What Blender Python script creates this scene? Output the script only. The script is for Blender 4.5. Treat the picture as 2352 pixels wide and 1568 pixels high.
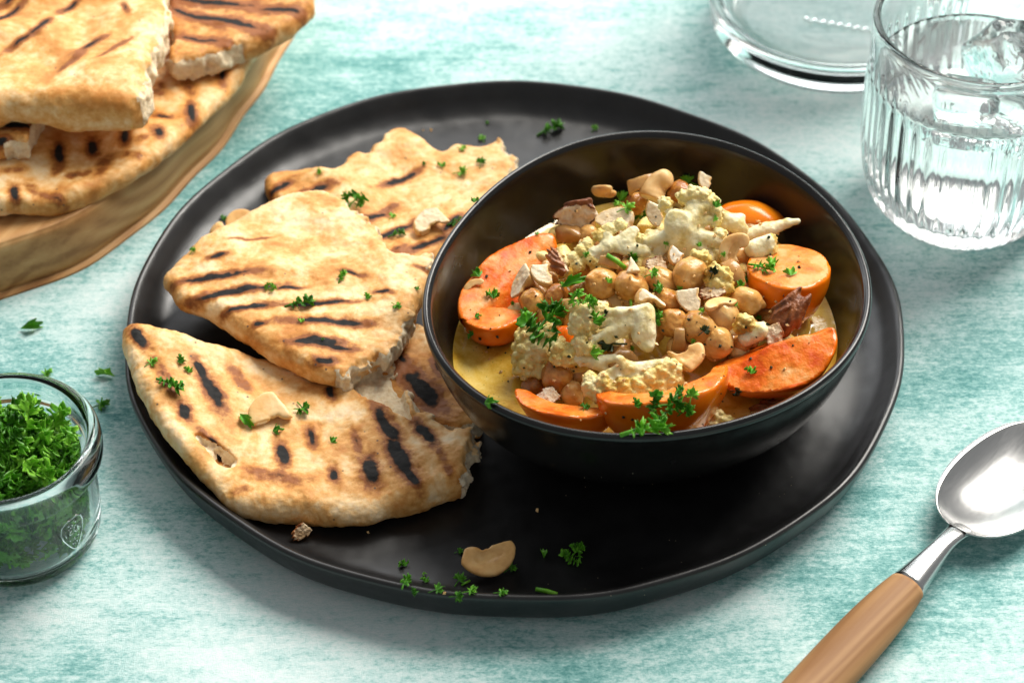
import bpy, bmesh, math, random
import numpy as np
from mathutils import Vector, Matrix

for o in list(bpy.data.objects): bpy.data.objects.remove(o)
S = bpy.context.scene
COL = S.collection

# ------------------------------------------------------------------ camera, light, exposure
LENS, DIST, ELEV, ROLL = 85.0, 0.957, math.radians(42.7), math.radians(-0.5)
CAM = Vector((0, -DIST*math.cos(ELEV), DIST*math.sin(ELEV)))
FWD = (-CAM).normalized()
_r, _u = Vector((1, 0, 0)), Vector((1, 0, 0)).cross(FWD)
RIGHT = math.cos(ROLL)*_r + math.sin(ROLL)*_u
UP = -math.sin(ROLL)*_r + math.cos(ROLL)*_u
cd = bpy.data.cameras.new('camera'); co = bpy.data.objects.new('camera', cd); COL.objects.link(co)
cd.lens, cd.sensor_width, cd.clip_start, cd.clip_end = LENS, 36, 0.05, 20
m = Matrix.Identity(4)
for i in range(3):
    m[i][0], m[i][1], m[i][2], m[i][3] = RIGHT[i], UP[i], -FWD[i], CAM[i]
co.matrix_world = m
S.camera = co
cd.dof.use_dof = True
cd.dof.focus_distance = 0.882
cd.dof.aperture_fstop = 11.0
cd.dof.aperture_blades = 9

W = bpy.data.worlds.new('World'); S.world = W; W.use_nodes = True
bg = W.node_tree.nodes['Background']
bg.inputs[0].default_value = (0.97, 0.99, 1.0, 1); bg.inputs[1].default_value = 0.33

def area(name, loc, target, sx, sy, power, col):
    l = bpy.data.lights.new(name, 'AREA'); l.shape = 'RECTANGLE'; l.size, l.size_y = sx, sy
    l.energy = power; l.color = col
    o = bpy.data.objects.new(name, l); COL.objects.link(o)
    o.location = loc
    o.rotation_euler = (Vector(target)-Vector(loc)).to_track_quat('-Z', 'Y').to_euler()
    return o
area('window_light', (0.74, 0.88, 1.28), (0.0, 0.0, 0.0), 1.15, 1.0, 64, (1.0, 0.96, 0.89))
area('back_window_light', (-0.50, 1.75, 0.85), (0.0, 0.1, 0.0), 2.1, 1.1, 21, (0.96, 0.98, 1.0))

S.render.engine = 'CYCLES'
S.view_settings.view_transform = 'Standard'; S.view_settings.look = 'None'
S.view_settings.exposure = 0.0; S.view_settings.gamma = 1.0
c = S.cycles
c.use_denoising = True; c.max_bounces = 28; c.transmission_bounces = 26; c.transparent_max_bounces = 12
c.glossy_bounces = 6; c.diffuse_bounces = 4; c.sample_clamp_indirect = 4.0
c.blur_glossy = 0.5

# ------------------------------------------------------------------ photo pixel -> world helpers (pixels of a 2352 wide photo)
FPX = LENS/36*2352
def ray(px, py):
    return (FWD + (px-1176)/FPX*RIGHT - (py-784.1)/FPX*UP).normalized()
def P(px, py, z=0.0):
    d = ray(px, py); t = (z-CAM.z)/d.z
    return CAM + t*d
def rotm(X, Y, Z):
    return Matrix(((X[0], Y[0], Z[0]), (X[1], Y[1], Z[1]), (X[2], Y[2], Z[2]))).to_4x4()
def frame(n, ang=0.0):
    """rotation whose Z is n and whose X is the picture's right direction turned by ang degrees"""
    n = Vector(n).normalized(); x = (RIGHT - RIGHT.dot(n)*n).normalized(); y = n.cross(x)
    a = math.radians(ang)
    return rotm(math.cos(a)*x+math.sin(a)*y, -math.sin(a)*x+math.cos(a)*y, n)

# ------------------------------------------------------------------ numpy noise
def _h(i, j, k, s):
    with np.errstate(over='ignore'):
        n = (i.astype(np.int64)*374761393 + j.astype(np.int64)*668265263 + k.astype(np.int64)*1274126177 + s*974634777) & 0xffffffff
        n = ((n ^ (n >> 13))*1274126177) & 0xffffffff
        n = ((n ^ (n >> 15))*2246822519) & 0xffffffff
        n = n ^ (n >> 16)
    return n/4294967295.0
def vnoise(X, Y, Z, s=0):
    xi, yi, zi = np.floor(X), np.floor(Y), np.floor(Z)
    fx, fy, fz = X-xi, Y-yi, Z-zi
    fx, fy, fz = [f*f*(3-2*f) for f in (fx, fy, fz)]
    r = 0
    for a in (0, 1):
        for b in (0, 1):
            for d in (0, 1):
                r = r + _h(xi+a, yi+b, zi+d, s)*(fx if a else 1-fx)*(fy if b else 1-fy)*(fz if d else 1-fz)
    return r*2-1
def fbm(X, Y, Z, f, s=0, o=3):
    r, a, t = 0, 1.0, 0
    for i in range(o):
        r = r + a*vnoise(X*f, Y*f, Z*f, s+i*17); t += a; a *= .5; f *= 2.03
    return r/t
def worley(X, Y, Z, f, s=0):
    X, Y, Z = X*f, Y*f, Z*f
    xi, yi, zi = np.floor(X), np.floor(Y), np.floor(Z)
    best = np.full(X.shape, 9.0)
    for a in (-1, 0, 1):
        for b in (-1, 0, 1):
            for d in (-1, 0, 1):
                i, j, k = xi+a, yi+b, zi+d
                px, py, pz = i+_h(i, j, k, s), j+_h(i, j, k, s+1), k+_h(i, j, k, s+2)
                best = np.minimum(best, (px-X)**2+(py-Y)**2+(pz-Z)**2)
    return np.sqrt(best)
def smin(a, b, k):
    h = np.clip(.5+.5*(b-a)/k, 0, 1)
    return b*(1-h)+a*h-k*h*(1-h)
def smax(a, b, k): return -smin(-a, -b, k)
def sstep(a, b, x):
    t = np.clip((x-a)/(b-a), 0, 1); return t*t*(3-2*t)
def capsule(X, Y, Z, a, b, r1, r2):
    a, b = np.array(a, float), np.array(b, float); ba = b-a
    t = np.clip(((X-a[0])*ba[0]+(Y-a[1])*ba[1]+(Z-a[2])*ba[2])/max(ba@ba, 1e-12), 0, 1)
    return np.sqrt((X-a[0]-t*ba[0])**2+(Y-a[1]-t*ba[1])**2+(Z-a[2]-t*ba[2])**2)-(r1+(r2-r1)*t)

# ------------------------------------------------------------------ surface nets
def nets(fn, lo, hi, h):
    lo, hi = np.array(lo, float), np.array(hi, float)
    n = np.maximum(np.ceil((hi-lo)/h).astype(int)+1, 4)
    ax = [lo[i]+h*np.arange(n[i]) for i in range(3)]
    X, Y, Z = np.meshgrid(*ax, indexing='ij')
    V = fn(X, Y, Z)
    s = V < 0
    nx, ny, nz = n-1
    cor = [(a, b, d) for a in (0, 1) for b in (0, 1) for d in (0, 1)]
    sl = lambda A, q: A[q[0]:q[0]+nx, q[1]:q[1]+ny, q[2]:q[2]+nz]
    cnt = sum(sl(s, q).astype(np.int8) for q in cor)
    act = (cnt > 0) & (cnt < 8)
    I, J, K = np.nonzero(act)
    acc = np.zeros((len(I), 3)); num = np.zeros(len(I))
    for q in cor:
        for axis in range(3):
            if q[axis]: continue
            p = list(q); p[axis] = 1
            va, vb = V[I+q[0], J+q[1], K+q[2]], V[I+p[0], J+p[1], K+p[2]]
            mk = (va < 0) != (vb < 0)
            t = np.where(mk, va/np.where(mk, va-vb, 1), 0)
            for d in range(3):
                acc[:, d] += np.where(mk, q[d]+(t if d == axis else 0), 0)
            num += mk
    verts = (acc/num[:, None]+np.stack([I, J, K], 1))*h+lo
    idx = np.full((nx, ny, nz), -1); idx[I, J, K] = np.arange(len(I))
    faces = []
    for axis in range(3):
        o1, o2 = (axis+1) % 3, (axis+2) % 3
        a0 = [slice(1, nx), slice(1, ny), slice(1, nz)]; a0[axis] = slice(0, n[axis]-1)
        a1 = list(a0); a1[axis] = slice(1, n[axis])
        sa, sb = s[tuple(a0)], s[tuple(a1)]
        q = np.stack(np.nonzero(sa != sb), 1); inside = sa[tuple(q.T)]
        q = q+np.array([0 if i == axis else 1 for i in range(3)])
        e1, e2 = np.eye(3, dtype=int)[o1], np.eye(3, dtype=int)[o2]
        g = lambda w: idx[tuple(w.T)]
        f = np.stack([g(q-e1-e2), g(q-e2), g(q), g(q-e1)], 1)
        f[~inside] = f[~inside][:, ::-1]
        faces.append(f)
    F = np.concatenate(faces)
    return verts, F[(F >= 0).all(1)]
def vnormals(v, f):
    n = np.cross(v[f[:, 2]]-v[f[:, 0]], v[f[:, 3]]-v[f[:, 1]])
    r = np.zeros_like(v)
    for i in range(4): np.add.at(r, f[:, i], n)
    return r/(np.linalg.norm(r, axis=1)[:, None]+1e-12)
def relax(v, f, it=1, w=.5):
    for _ in range(it):
        a = np.zeros_like(v); k = np.zeros(len(v))
        for i in range(4):
            for j in (1, 3):
                np.add.at(a, f[:, i], v[f[:, (i+j) % 4]]); np.add.at(k, f[:, i], 1)
        v = v*(1-w)+w*a/np.maximum(k, 1)[:, None]
    return v

# ------------------------------------------------------------------ object helpers
def tag(o, label=None, cat=None, group=None, kind=None):
    if label: o['label'] = label
    if cat: o['category'] = cat
    if group: o['group'] = group
    if kind: o['kind'] = kind
    return o
def mesh(name, v, f, mat=None, attrs=None, smooth=True):
    me = bpy.data.meshes.new(name)
    me.from_pydata(np.asarray(v).tolist() if isinstance(v, np.ndarray) else v, [], f.tolist() if isinstance(f, np.ndarray) else f)
    if attrs:
        for k, a in attrs.items():
            at = me.attributes.new(k, 'FLOAT', 'POINT'); at.data.foreach_set('value', np.asarray(a, np.float32))
    if smooth: me.polygons.foreach_set('use_smooth', [True]*len(me.polygons))
    if mat: me.materials.append(mat)
    me.update()
    return me
def link(name, me, mat4=None, parent=None):
    o = bpy.data.objects.new(name, me); COL.objects.link(o)
    if parent: o.parent = parent
    if mat4 is not None: o.matrix_local = mat4
    return o
def empty(name, mat4):
    o = bpy.data.objects.new(name, None); COL.objects.link(o); o.matrix_world = mat4; o.empty_display_size = .005
    return o
def split(v, f, cls, attrs=None, fc=None):
    """cut one surface into sub-surfaces by vertex class (a face takes the class of most of its corners)"""
    if fc is None: fc = np.round(cls[f].mean(1)).astype(int)
    out = []
    for k in range(int(fc.max())+1):
        ff = f[fc == k]
        if len(ff) == 0: out.append(None); continue
        u, inv = np.unique(ff, return_inverse=True)
        out.append((v[u], inv.reshape(ff.shape), {n: a[u] for n, a in (attrs or {}).items()}))
    return out
def parts_thing(name, mat4, pieces, names, mats, label, cat, group=None):
    e = tag(empty(name, mat4), label, cat, group)
    for pc, n, mt in zip(pieces, names, mats):
        if pc is None: continue
        link(n, mesh(n, pc[0], pc[1], mt, pc[2]), None, e)
    return e
def lathe(prof, seg, rad=None, cap=True):
    """prof: (r,z) from axis to axis; rad(theta, r, z) -> radius"""
    v, f, rows = [], [], []
    for r, z in prof:
        if r < 1e-7: rows.append([len(v)]); v.append((0, 0, z)); continue
        row = []
        for i in range(seg):
            t = 2*math.pi*i/seg; q = rad(t, r, z) if rad else r
            row.append(len(v)); v.append((q*math.cos(t), q*math.sin(t), z))
        rows.append(row)
    for a, b in zip(rows, rows[1:]):
        for i in range(seg):
            j = (i+1) % seg
            if len(a) == 1 and len(b) == 1: continue
            if len(a) == 1: f.append((a[0], b[j], b[i]))
            elif len(b) == 1: f.append((a[i], a[j], b[0]))
            else: f.append((a[i], a[j], b[j], b[i]))
    return v, f
def smooth_prof(pts, n=4):
    """Catmull-Rom through profile points"""
    p = [Vector(q) for q in pts]; out = []
    for i in range(len(p)-1):
        a, b, c_, d = p[max(i-1, 0)], p[i], p[i+1], p[min(i+2, len(p)-1)]
        for k in range(n):
            t = k/n
            out.append(.5*((2*b)+(c_-a)*t+(2*a-5*b+4*c_-d)*t*t+(3*b-a-3*c_+d)*t**3))
    out.append(p[-1])
    return [(max(q[0], 0), q[1]) for q in out]
def tube(pts, radii, seg=8):
    pts = [Vector(p) for p in pts]; v, f = [], []
    for i, p in enumerate(pts):
        d = (pts[min(i+1, len(pts)-1)]-pts[max(i-1, 0)]).normalized()
        s = d.cross(Vector((0, 0, 1)) if abs(d.z) < .9 else Vector((1, 0, 0))).normalized(); t = s.cross(d)
        r = radii[i] if isinstance(radii, (list, tuple)) else radii
        for k in range(seg):
            a = 2*math.pi*k/seg; v.append(tuple(p+r*(math.cos(a)*s+math.sin(a)*t)))
    for i in range(len(pts)-1):
        for k in range(seg):
            j = (k+1) % seg; f.append((i*seg+k, i*seg+j, (i+1)*seg+j, (i+1)*seg+k))
    f.append(tuple(range(seg))[::-1]); b = (len(pts)-1)*seg; f.append(tuple(range(b, b+seg)))
    return v, f

# ------------------------------------------------------------------ material helpers
class M:
    def __init__(self, name):
        self.mat = bpy.data.materials.new(name); self.mat.use_nodes = True
        self.nt = self.mat.node_tree; self.b = self.nt.nodes['Principled BSDF']
        self.tc = self.nt.nodes.new('ShaderNodeTexCoord').outputs['Object']
    def set(self, **k):
        for n, v in k.items():
            self.inp(self.b, {'color': 'Base Color', 'rough': 'Roughness', 'metal': 'Metallic', 'ior': 'IOR', 'trans': 'Transmission Weight',
                    'sss': 'Subsurface Weight', 'sssr': 'Subsurface Radius', 'ssss': 'Subsurface Scale', 'coat': 'Coat Weight', 'coatr': 'Coat Roughness',
                    'spec': 'Specular IOR Level', 'sheen': 'Sheen Weight', 'normal': 'Normal'}[n], v)
        return self
    def inp(self, node, key, v):
        s = node.inputs[key]
        if isinstance(v, bpy.types.NodeSocket): self.nt.links.new(v, s)
        elif isinstance(v, (tuple, list)): s.default_value = (*v, 1) if len(v) == 3 and s.type == 'RGBA' else v
        else: s.default_value = v
    def n(self, t, out=0, props=None, **k):
        nd = self.nt.nodes.new('ShaderNode'+t)
        for a, b in (props or {}).items(): setattr(nd, a, b)
        for key, v in k.items():
            self.inp(nd, int(key[1:]) if key[0] == 'i' and key[1:].isdigit() else key, v)
        return nd.outputs[out]
    def map(self, sc=(1, 1, 1), rot=(0, 0, 0), loc=(0, 0, 0), vec=None):
        return self.n('Mapping', Vector=vec or self.tc, Scale=sc, Rotation=rot, Location=loc)
    def noise(self, scale, detail=4, rough=.55, vec=None, dist=0.0):
        return self.n('TexNoise', Vector=vec or self.tc, Scale=scale, Detail=detail, Roughness=rough, Distortion=dist)
    def vor(self, scale, vec=None, feature='F1', out=0):
        return self.n('TexVoronoi', out, {'feature': feature}, Vector=vec or self.tc, Scale=scale)
    def ramp(self, fac, stops, interp='LINEAR'):
        nd = self.nt.nodes.new('ShaderNodeValToRGB'); self.inp(nd, 0, fac); r = nd.color_ramp; r.interpolation = interp
        while len(r.elements) < len(stops): r.elements.new(.5)
        for e, (p, c_) in zip(r.elements, stops):
            e.position = p; e.color = (*c_, 1) if isinstance(c_, (tuple, list)) else (c_, c_, c_, 1)
        return nd.outputs[0]
    def mix(self, fac, a, b, mode='MIX'):
        return self.n('Mix', 2, {'data_type': 'RGBA', 'blend_type': mode}, i0=fac, i6=a, i7=b)
    def math(self, op, a, b=0.0, clamp=False):
        return self.n('Math', 0, {'operation': op, 'use_clamp': clamp}, i0=a, i1=b)
    def attr(self, name):
        return self.n('Attribute', 2, {'attribute_name': name})
    def rnd(self):
        return self.n('ObjectInfo', 5)
    def bump(self, h, strength, dist=.001, normal=None):
        k = dict(Height=h, Strength=strength, Distance=dist)
        if normal is not None: k['Normal'] = normal
        return self.n('Bump', **k)

def mat_table():
    a = M('painted_board')
    big = a.noise(5.2, 8, .60, a.map((.85, 1.25, 1), (0, 0, .12), (.31, .12, 0)), .25)
    mid = a.noise(30, 8, .72, a.map((.7, 1.3, 1), (0, 0, .05)), .1)
    brush = a.noise(70, 5, .7, a.map((.12, 2.2, 1), (0, 0, .03)))
    k = a.math('ADD', a.math('ADD', a.math('MULTIPLY', big, .60), a.math('MULTIPLY', mid, .42)), a.math('MULTIPLY', brush, .08)); k = a.math('SUBTRACT', k, .06)
    fine = a.noise(1100, 3, .7, a.map((.6, 1.1, 1)))
    spk = a.noise(380, 5, .75, a.map((.7, 1.15, 1)))
    k2 = a.math('ADD', k, a.math('MULTIPLY', a.math('SUBTRACT', fine, .5), .26))
    k2 = a.math('ADD', k2, a.math('MULTIPLY', a.math('SUBTRACT', spk, .5), .42))
    scr = a.noise(260, 5, .75, a.map((.14, 1.6, 1), (0, 0, .04)))
    k2 = a.math('ADD', k2, a.math('MULTIPLY', a.math('SUBTRACT', scr, .5), .20))
    col = a.ramp(k2, [(.35, (.10, .285, .275)), (.43, (.235, .455, .44)), (.50, (.44, .625, .61)), (.57, (.58, .705, .695)), (.68, (.70, .765, .76))])
    streak = a.noise(16, 6, .7, a.map((.25, 2.6, 1), (0, 0, .05)), .2)
    col = a.mix(a.ramp(streak, [(.66, 0.0), (.74, .75)]), col, (.10, .27, .255))
    a.set(color=col, rough=.75, spec=.15)
    h = a.math('ADD', a.math('MULTIPLY', fine, .7), a.noise(2400, 2))
    return a.set(normal=a.bump(h, .5, .0006)).mat
def mat_ceramic(name, rough, base=(.012, .0115, .012), spec=.36, wobble=.28):
    a = M(name)
    n = a.noise(55, 4, .6); fine = a.noise(900, 3, .6)
    a.set(color=a.mix(a.ramp(n, [(.42, 0.0), (.68, 1.0)]), base, tuple(min(1, x*2.0) for x in base)))
    a.set(rough=a.math('ADD', a.math('MULTIPLY', a.noise(70, 5, .7), .34), rough-.17), spec=spec)
    wob = a.noise(38, 2, .5)
    a.set(normal=a.bump(fine, .05, .0004, a.bump(wob, wobble, .002)))
    return a.mat
def mat_crust():
    a = M('bread_crust'); r = a.rnd()
    off = a.n('Combine' 'XYZ', X=a.math('MULTIPLY', r, 3.0), Y=r, Z=0.0)
    vec = a.n('VectorMath', 0, {'operation': 'ADD'}, i0=a.tc, i1=off)
    n1 = a.noise(60, 6, .62, vec, .4); n2 = a.noise(330, 5, .65, vec); n3 = a.noise(1500, 2, .5, vec)
    toast, char = a.attr('toast'), a.attr('char')
    t = a.math('ADD', a.math('ADD', a.math('MULTIPLY', n1, .78), a.math('MULTIPLY', n2, .22)), a.math('MULTIPLY', toast, .12))
    col = a.ramp(t, [(.35, (.87, .68, .44)), (.45, (.81, .55, .275)), (.54, (.71, .375, .12)), (.65, (.51, .195, .04))])
    tt = a.math('ADD', toast, a.math('MULTIPLY', a.math('SUBTRACT', n2, .5), 1.3))
    tt = a.math('ADD', tt, a.math('MULTIPLY', a.math('SUBTRACT', n1, .5), .6))
    col = a.mix(a.ramp(tt, [(.10, 0.0), (.95, 1.0)]), col, a.ramp(tt, [(.3, (.64, .28, .05)), (.9, (.26, .08, .014))]))
    cc = a.math('ADD', char, a.math('MULTIPLY', a.math('SUBTRACT', n2, .5), .55))
    cm = a.ramp(cc, [(.44, 0.0), (.66, 1.0)])
    col = a.mix(cm, col, (.010, .009, .0085))
    sp = a.vor(150, vec)
    a.set(color=a.mix(a.ramp(sp, [(.05, .8), (.085, 0.0)]), col, (.05, .045, .04)))
    a.set(rough=a.ramp(cc, [(.4, .58), (.6, .8)]), spec=.3, sss=.08, sssr=(.004, .002, .001), ssss=1.0)
    h = a.math('ADD', a.math('MULTIPLY', n2, .8), a.math('MULTIPLY', n3, .25))
    return a.set(normal=a.bump(h, .30, .0013)).mat
def mat_crumb():
    a = M('bread_crumb'); n = a.noise(420, 5, .7); v = a.vor(520)
    a.set(color=a.ramp(n, [(.3, (.62, .45, .27)), (.55, (.77, .63, .43)), (.75, (.86, .76, .58))]), rough=.85, spec=.15, sss=.35, sssr=(.005, .004, .003), ssss=1.0)
    return a.set(normal=a.bump(a.math('ADD', n, a.math('MULTIPLY', v, .8)), .35, .0010)).mat
def mat_wood(name, cols, rough=.5, ring=60, rot=(0, 0, .5), sc=(.25, 1, 1), dist=3.0):
    a = M(name); v = a.map(sc, rot)
    warp = a.n('VectorMath', 0, {'operation': 'ADD'}, i0=v, i1=a.n('VectorMath', 0, {'operation': 'SCALE'}, i0=a.n('TexNoise', 1, Vector=v, Scale=9.0, Detail=3.0), Scale=.05))
    w = a.n('TexWave', 1, {'wave_type': 'BANDS', 'bands_direction': 'DIAGONAL'}, Vector=warp, Scale=ring, Distortion=dist, Detail=3.0)
    n = a.noise(26, 6, .65, a.map((.15, 1.4, 1.4), rot)); f = a.noise(900, 3, .6, a.map((.06, 1, 1), rot))
    k = a.math('ADD', a.math('MULTIPLY', w, .45), a.math('ADD', a.math('MULTIPLY', n, .4), a.math('MULTIPLY', f, .15)))
    a.set(color=a.ramp(k, [(.25, cols[0]), (.5, cols[1]), (.75, cols[2])]), rough=rough, spec=.35)
    return a.set(normal=a.bump(f, .25, .0006)).mat
def mat_olive():
    a = M('olive_wood'); v = a.map((.22, 1.1, 1.7), (0, 0, 0), (0, 0, 0), a.map((1, 1, 1), (.12, .05, -1.10)))
    n = a.noise(9, 2, .45, v, .9)
    w = a.math('SINE', a.math('MULTIPLY', n, 95.0)); w = a.math('MULTIPLY_ADD', w, .5); a.nt.nodes[-1].inputs[2].default_value = .5
    f = a.noise(240, 6, .7, a.map((.05, 1, 1), (0, 0, 0), (0, 0, 0), a.map((1, 1, 1), (.12, .05, -1.10))))
    big = a.noise(14, 3, .5, v)
    k = a.math('ADD', a.math('MULTIPLY', big, .60), a.math('ADD', a.math('MULTIPLY', w, .12), a.math('MULTIPLY', f, .34)))
    col = a.ramp(k, [(.34, (.30, .135, .042)), (.46, (.47, .245, .088)), (.57, (.57, .335, .14)), (.70, (.66, .44, .22))])
    a.set(color=col, rough=.5, spec=.35)
    return a.set(normal=a.bump(f, .3, .0006)).mat
def mat_glass(name, ior=1.5, col=(1, 1, 1), rough=0.0, wob=0.0):
    a = M(name); a.set(color=col, rough=rough, ior=ior, trans=1.0)
    if wob: a.set(normal=a.bump(a.noise(120, 2), wob, .002))
    return a.mat
def mat_food(name, stops, scale, rough=.35, sss=.25, rad=(.006, .003, .001), bump=.3, bscale=500, spots=None, coat=0.0, vary=.25, attr=None, spec=.4):
    """noise coloured moist food; vary shifts the colour from object to object; attr: (name, colour) blended by a vertex attribute"""
    a = M(name); r = a.rnd()
    off = a.n('CombineXYZ', X=a.math('MULTIPLY', r, 7.0), Y=r, Z=a.math('MULTIPLY', r, 3.0))
    vec = a.n('VectorMath', 0, {'operation': 'ADD'}, i0=a.tc, i1=off)
    n = a.noise(scale, 5, .6, vec); f = a.noise(bscale, 4, .6, vec)
    k = a.math('ADD', n, a.math('MULTIPLY', a.math('SUBTRACT', r, .5), vary))
    col = a.ramp(k, stops)
    if attr: col = a.mix(a.attr(attr[0]), col, attr[1])
    if spots:
        for sc, th, cl in spots:
            col = a.mix(a.ramp(a.vor(sc, vec), [(th*.6, .9), (th, 0.0)]), col, cl)
    a.set(color=col, rough=a.math('ADD', rough-.1, a.math('MULTIPLY', f, .2)), spec=spec, sss=sss, sssr=rad, ssss=1.0, coat=coat, coatr=.15)
    return a.set(normal=a.bump(f, bump, .001)).mat

MT = dict(
    table=mat_table(), plate=mat_ceramic('black_plate_glaze', .36, (.006, .0058, .006), .48, .55), bowl=mat_ceramic('black_bowl_glaze', .22, (.0045, .0042, .004), .40, .2),
    crust=mat_crust(), crumb=mat_crumb(),
    board=mat_olive(),
    handle=mat_wood('handle_wood', [(.26, .125, .047), (.31, .16, .063), (.36, .195, .082)], .62, 90, (0, 0, 0), (.05, 1, 1), 7.0),
    glass=mat_glass('clear_glass', 1.36, (.985, .995, .99)), jar=mat_glass('jar_glass', 1.36, (.965, .99, .975)),
    water=mat_glass('water', 1.31, (.99, 1, 1)), ice=mat_glass('ice', 1.31, (1, 1, 1), .03, .3),
    chickpea=mat_food('chickpea_skin', [(.3, (.34, .115, .016)), (.46, (.54, .245, .052)), (.62, (.65, .35, .10)), (.8, (.74, .47, .19))], 170, .24, .14, (.006, .003, .0015), .22, 700, None, .12, .42),
    cashew=mat_food('cashew_skin', [(.3, (.58, .29, .085)), (.5, (.74, .43, .155)), (.75, (.80, .55, .27))], 120, .42, .12, (.006, .004, .002), .15, 500, None, 0, .2),
    cashew_cut=mat_food('cashew_cut_face', [(.3, (.78, .58, .34)), (.6, (.88, .77, .58)), (.8, (.90, .83, .68))], 90, .55, .10, (.005, .004, .003), .3, 900, None, 0, .25),
    pecan=mat_food('pecan_skin', [(.3, (.09, .024, .007)), (.5, (.22, .065, .016)), (.75, (.36, .125, .035))], 240, .36, .05, (.003, .001, .001), .7, 500),
    pecan_cut=mat_food('pecan_cut_face', [(.3, (.52, .32, .16)), (.5, (.76, .58, .38)), (.75, (.86, .74, .56))], 260, .5, .2, (.004, .003, .002), .7, 600),
    head=mat_food('cauliflower_head', [(.28, (.42, .21, .02)), (.39, (.64, .43, .085)), (.53, (.79, .62, .22)), (.75, (.86, .75, .41))], 120, .44, .10, (.006, .004, .002), .5, 1300, None, .1, .2),
    stem=mat_food('cauliflower_stem', [(.26, (.46, .28, .045)), (.37, (.68, .55, .23)), (.50, (.80, .715, .43)), (.74, (.86, .82, .62))], 130, .40, .10, (.008, .006, .003), .4, 420, None, 0, .12),
    skin=mat_food('tomato_skin', [(.3, (.72, .095, .002)), (.5, (.85, .165, .003)), (.75, (.90, .25, .005))], 40, .22, .14, (.014, .004, .001), .06, 250, [(330, .03, (.12, .03, .01))], .12, .25),
    flesh=mat_food('tomato_flesh', [(.34, (.56, .070, .002)), (.45, (.71, .145, .008)), (.55, (.74, .22, .028)), (.66, (.70, .34, .115))], 95, .38, .05, (.014, .005, .001), .42, 520, [(520, .09, (.70, .36, .11)), (260, .05, (.22, .10, .015)), (230, .035, (.08, .06, .01)), (340, .06, (.30, .10, .012))], .03, .25, None, .2),
    onion=mat_food('onion', [(.3, (.34, .145, .035)), (.55, (.52, .28, .09)), (.8, (.68, .46, .21))], 90, .25, .2, (.01, .006, .004), .2, 400, None, .2),
    parsley=None, metal=None, sauce=None)
def mat_parsley(name, stops):
    a = M(name); r = a.rnd(); n = a.noise(260, 4)
    k = a.math('ADD', n, a.math('MULTIPLY', a.math('SUBTRACT', r, .5), .45))
    a.set(color=a.ramp(k, stops), rough=.42, spec=.4, normal=a.bump(a.noise(900, 3), .4, .0006))
    tr = a.n('BsdfTranslucent', Color=a.ramp(k, [(.3, (.10, .30, .02)), (.7, (.22, .48, .05))]))
    mx = a.nt.nodes.new('ShaderNodeMixShader'); mx.inputs[0].default_value = .22
    a.nt.links.new(a.b.outputs[0], mx.inputs[1]); a.nt.links.new(tr, mx.inputs[2])
    a.nt.links.new(mx.outputs[0], a.nt.nodes['Material Output'].inputs[0])
    return a.mat
MT['parsley'] = mat_parsley('parsley_leaf', [(.22, (.035, .16, .006)), (.48, (.11, .39, .014)), (.74, (.28, .62, .05))])
MT['herb'] = mat_parsley('cooked_herb', [(.25, (.010, .016, .005)), (.5, (.025, .040, .010)), (.78, (.05, .085, .015))])
def mat_steel():
    a = M('brushed_steel'); n = a.noise(700, 3, .6, a.map((.1, 1.6, 1)))
    a.set(color=(.48, .48, .475), metal=1.0, rough=a.math('ADD', .17, a.math('MULTIPLY', n, .12)))
    return a.set(normal=a.bump(n, .05, .0003)).mat
MT['metal'] = mat_steel()
def mat_sauce():
    a = M('curry_sauce'); n = a.noise(70, 6, .65, None, .8); f = a.noise(1600, 3)
    k = a.math('ADD', a.math('MULTIPLY', n, .85), a.math('MULTIPLY', f, .15))
    col = a.ramp(k, [(.34, (.46, .22, .015)), (.46, (.64, .38, .045)), (.56, (.75, .50, .095)), (.68, (.82, .62, .20))])
    col = a.mix(a.ramp(a.vor(210), [(.06, .8), (.09, 0.0)]), col, (.20, .08, .015))
    col = a.mix(a.ramp(a.vor(330), [(.05, .8), (.075, 0.0)]), col, (.05, .07, .015))
    a.set(color=col, rough=.10, spec=.55, sss=.12, sssr=(.006, .004, .001), ssss=1.0, coat=.3, coatr=.05)
    return a.set(normal=a.bump(a.noise(110, 3), .22, .0015)).mat
MT['sauce'] = mat_sauce()

# ------------------------------------------------------------------ table
v = [(-1.6, -1.6, 0), (1.6, -1.6, 0), (1.6, 1.6, 0), (-1.6, 1.6, 0)]
vv = v+[(x, y, -.03) for x, y, z in v]
tag(link('table_top', mesh('table_top', vv, [(0, 1, 2, 3), (7, 6, 5, 4), (0, 4, 5, 1), (1, 5, 6, 2), (2, 6, 7, 3), (3, 7, 4, 0)], MT['table'], None, False)),
    'pale teal and white mottled painted table top', 'table', None, 'structure')

# ------------------------------------------------------------------ plate and bowl
def harm(co):
    def h(t): return sum(co[1+2*(k-1)]*math.cos(k*t)+co[2+2*(k-1)]*math.sin(k*t) for k in range(1, (len(co)-1)//2+1))
    return h
PC = Vector((.0005, -.0031, 0)); ph = harm([.1503, 0, 0, .00072, -.00127, .00031, -.00094, -.00006, .00041])
prof = smooth_prof([(0, .0028), (.06, .0028), (.1, .0028), (.105, .0022), (.108, .0004), (.120, 0), (.136, .0004), (.1425, .0018), (.1462, .0050), (.1490, .0120), (.1501, .0166), (.1500, .0184),
                    (.1488, .0191), (.1474, .0184), (.1452, .0158), (.1420, .0118), (.1372, .0088), (.130, .0078), (.12, .0076), (.09, .0075), (.06, .0075), (.03, .0075), (0, .0075)], 4)
def plate_rad(t, r, z):
    w = (r/.15)**2
    return r+ph(t)*w+w*.00035*math.sin(9*t+1.3)+w*.0003*math.sin(17*t)
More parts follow.
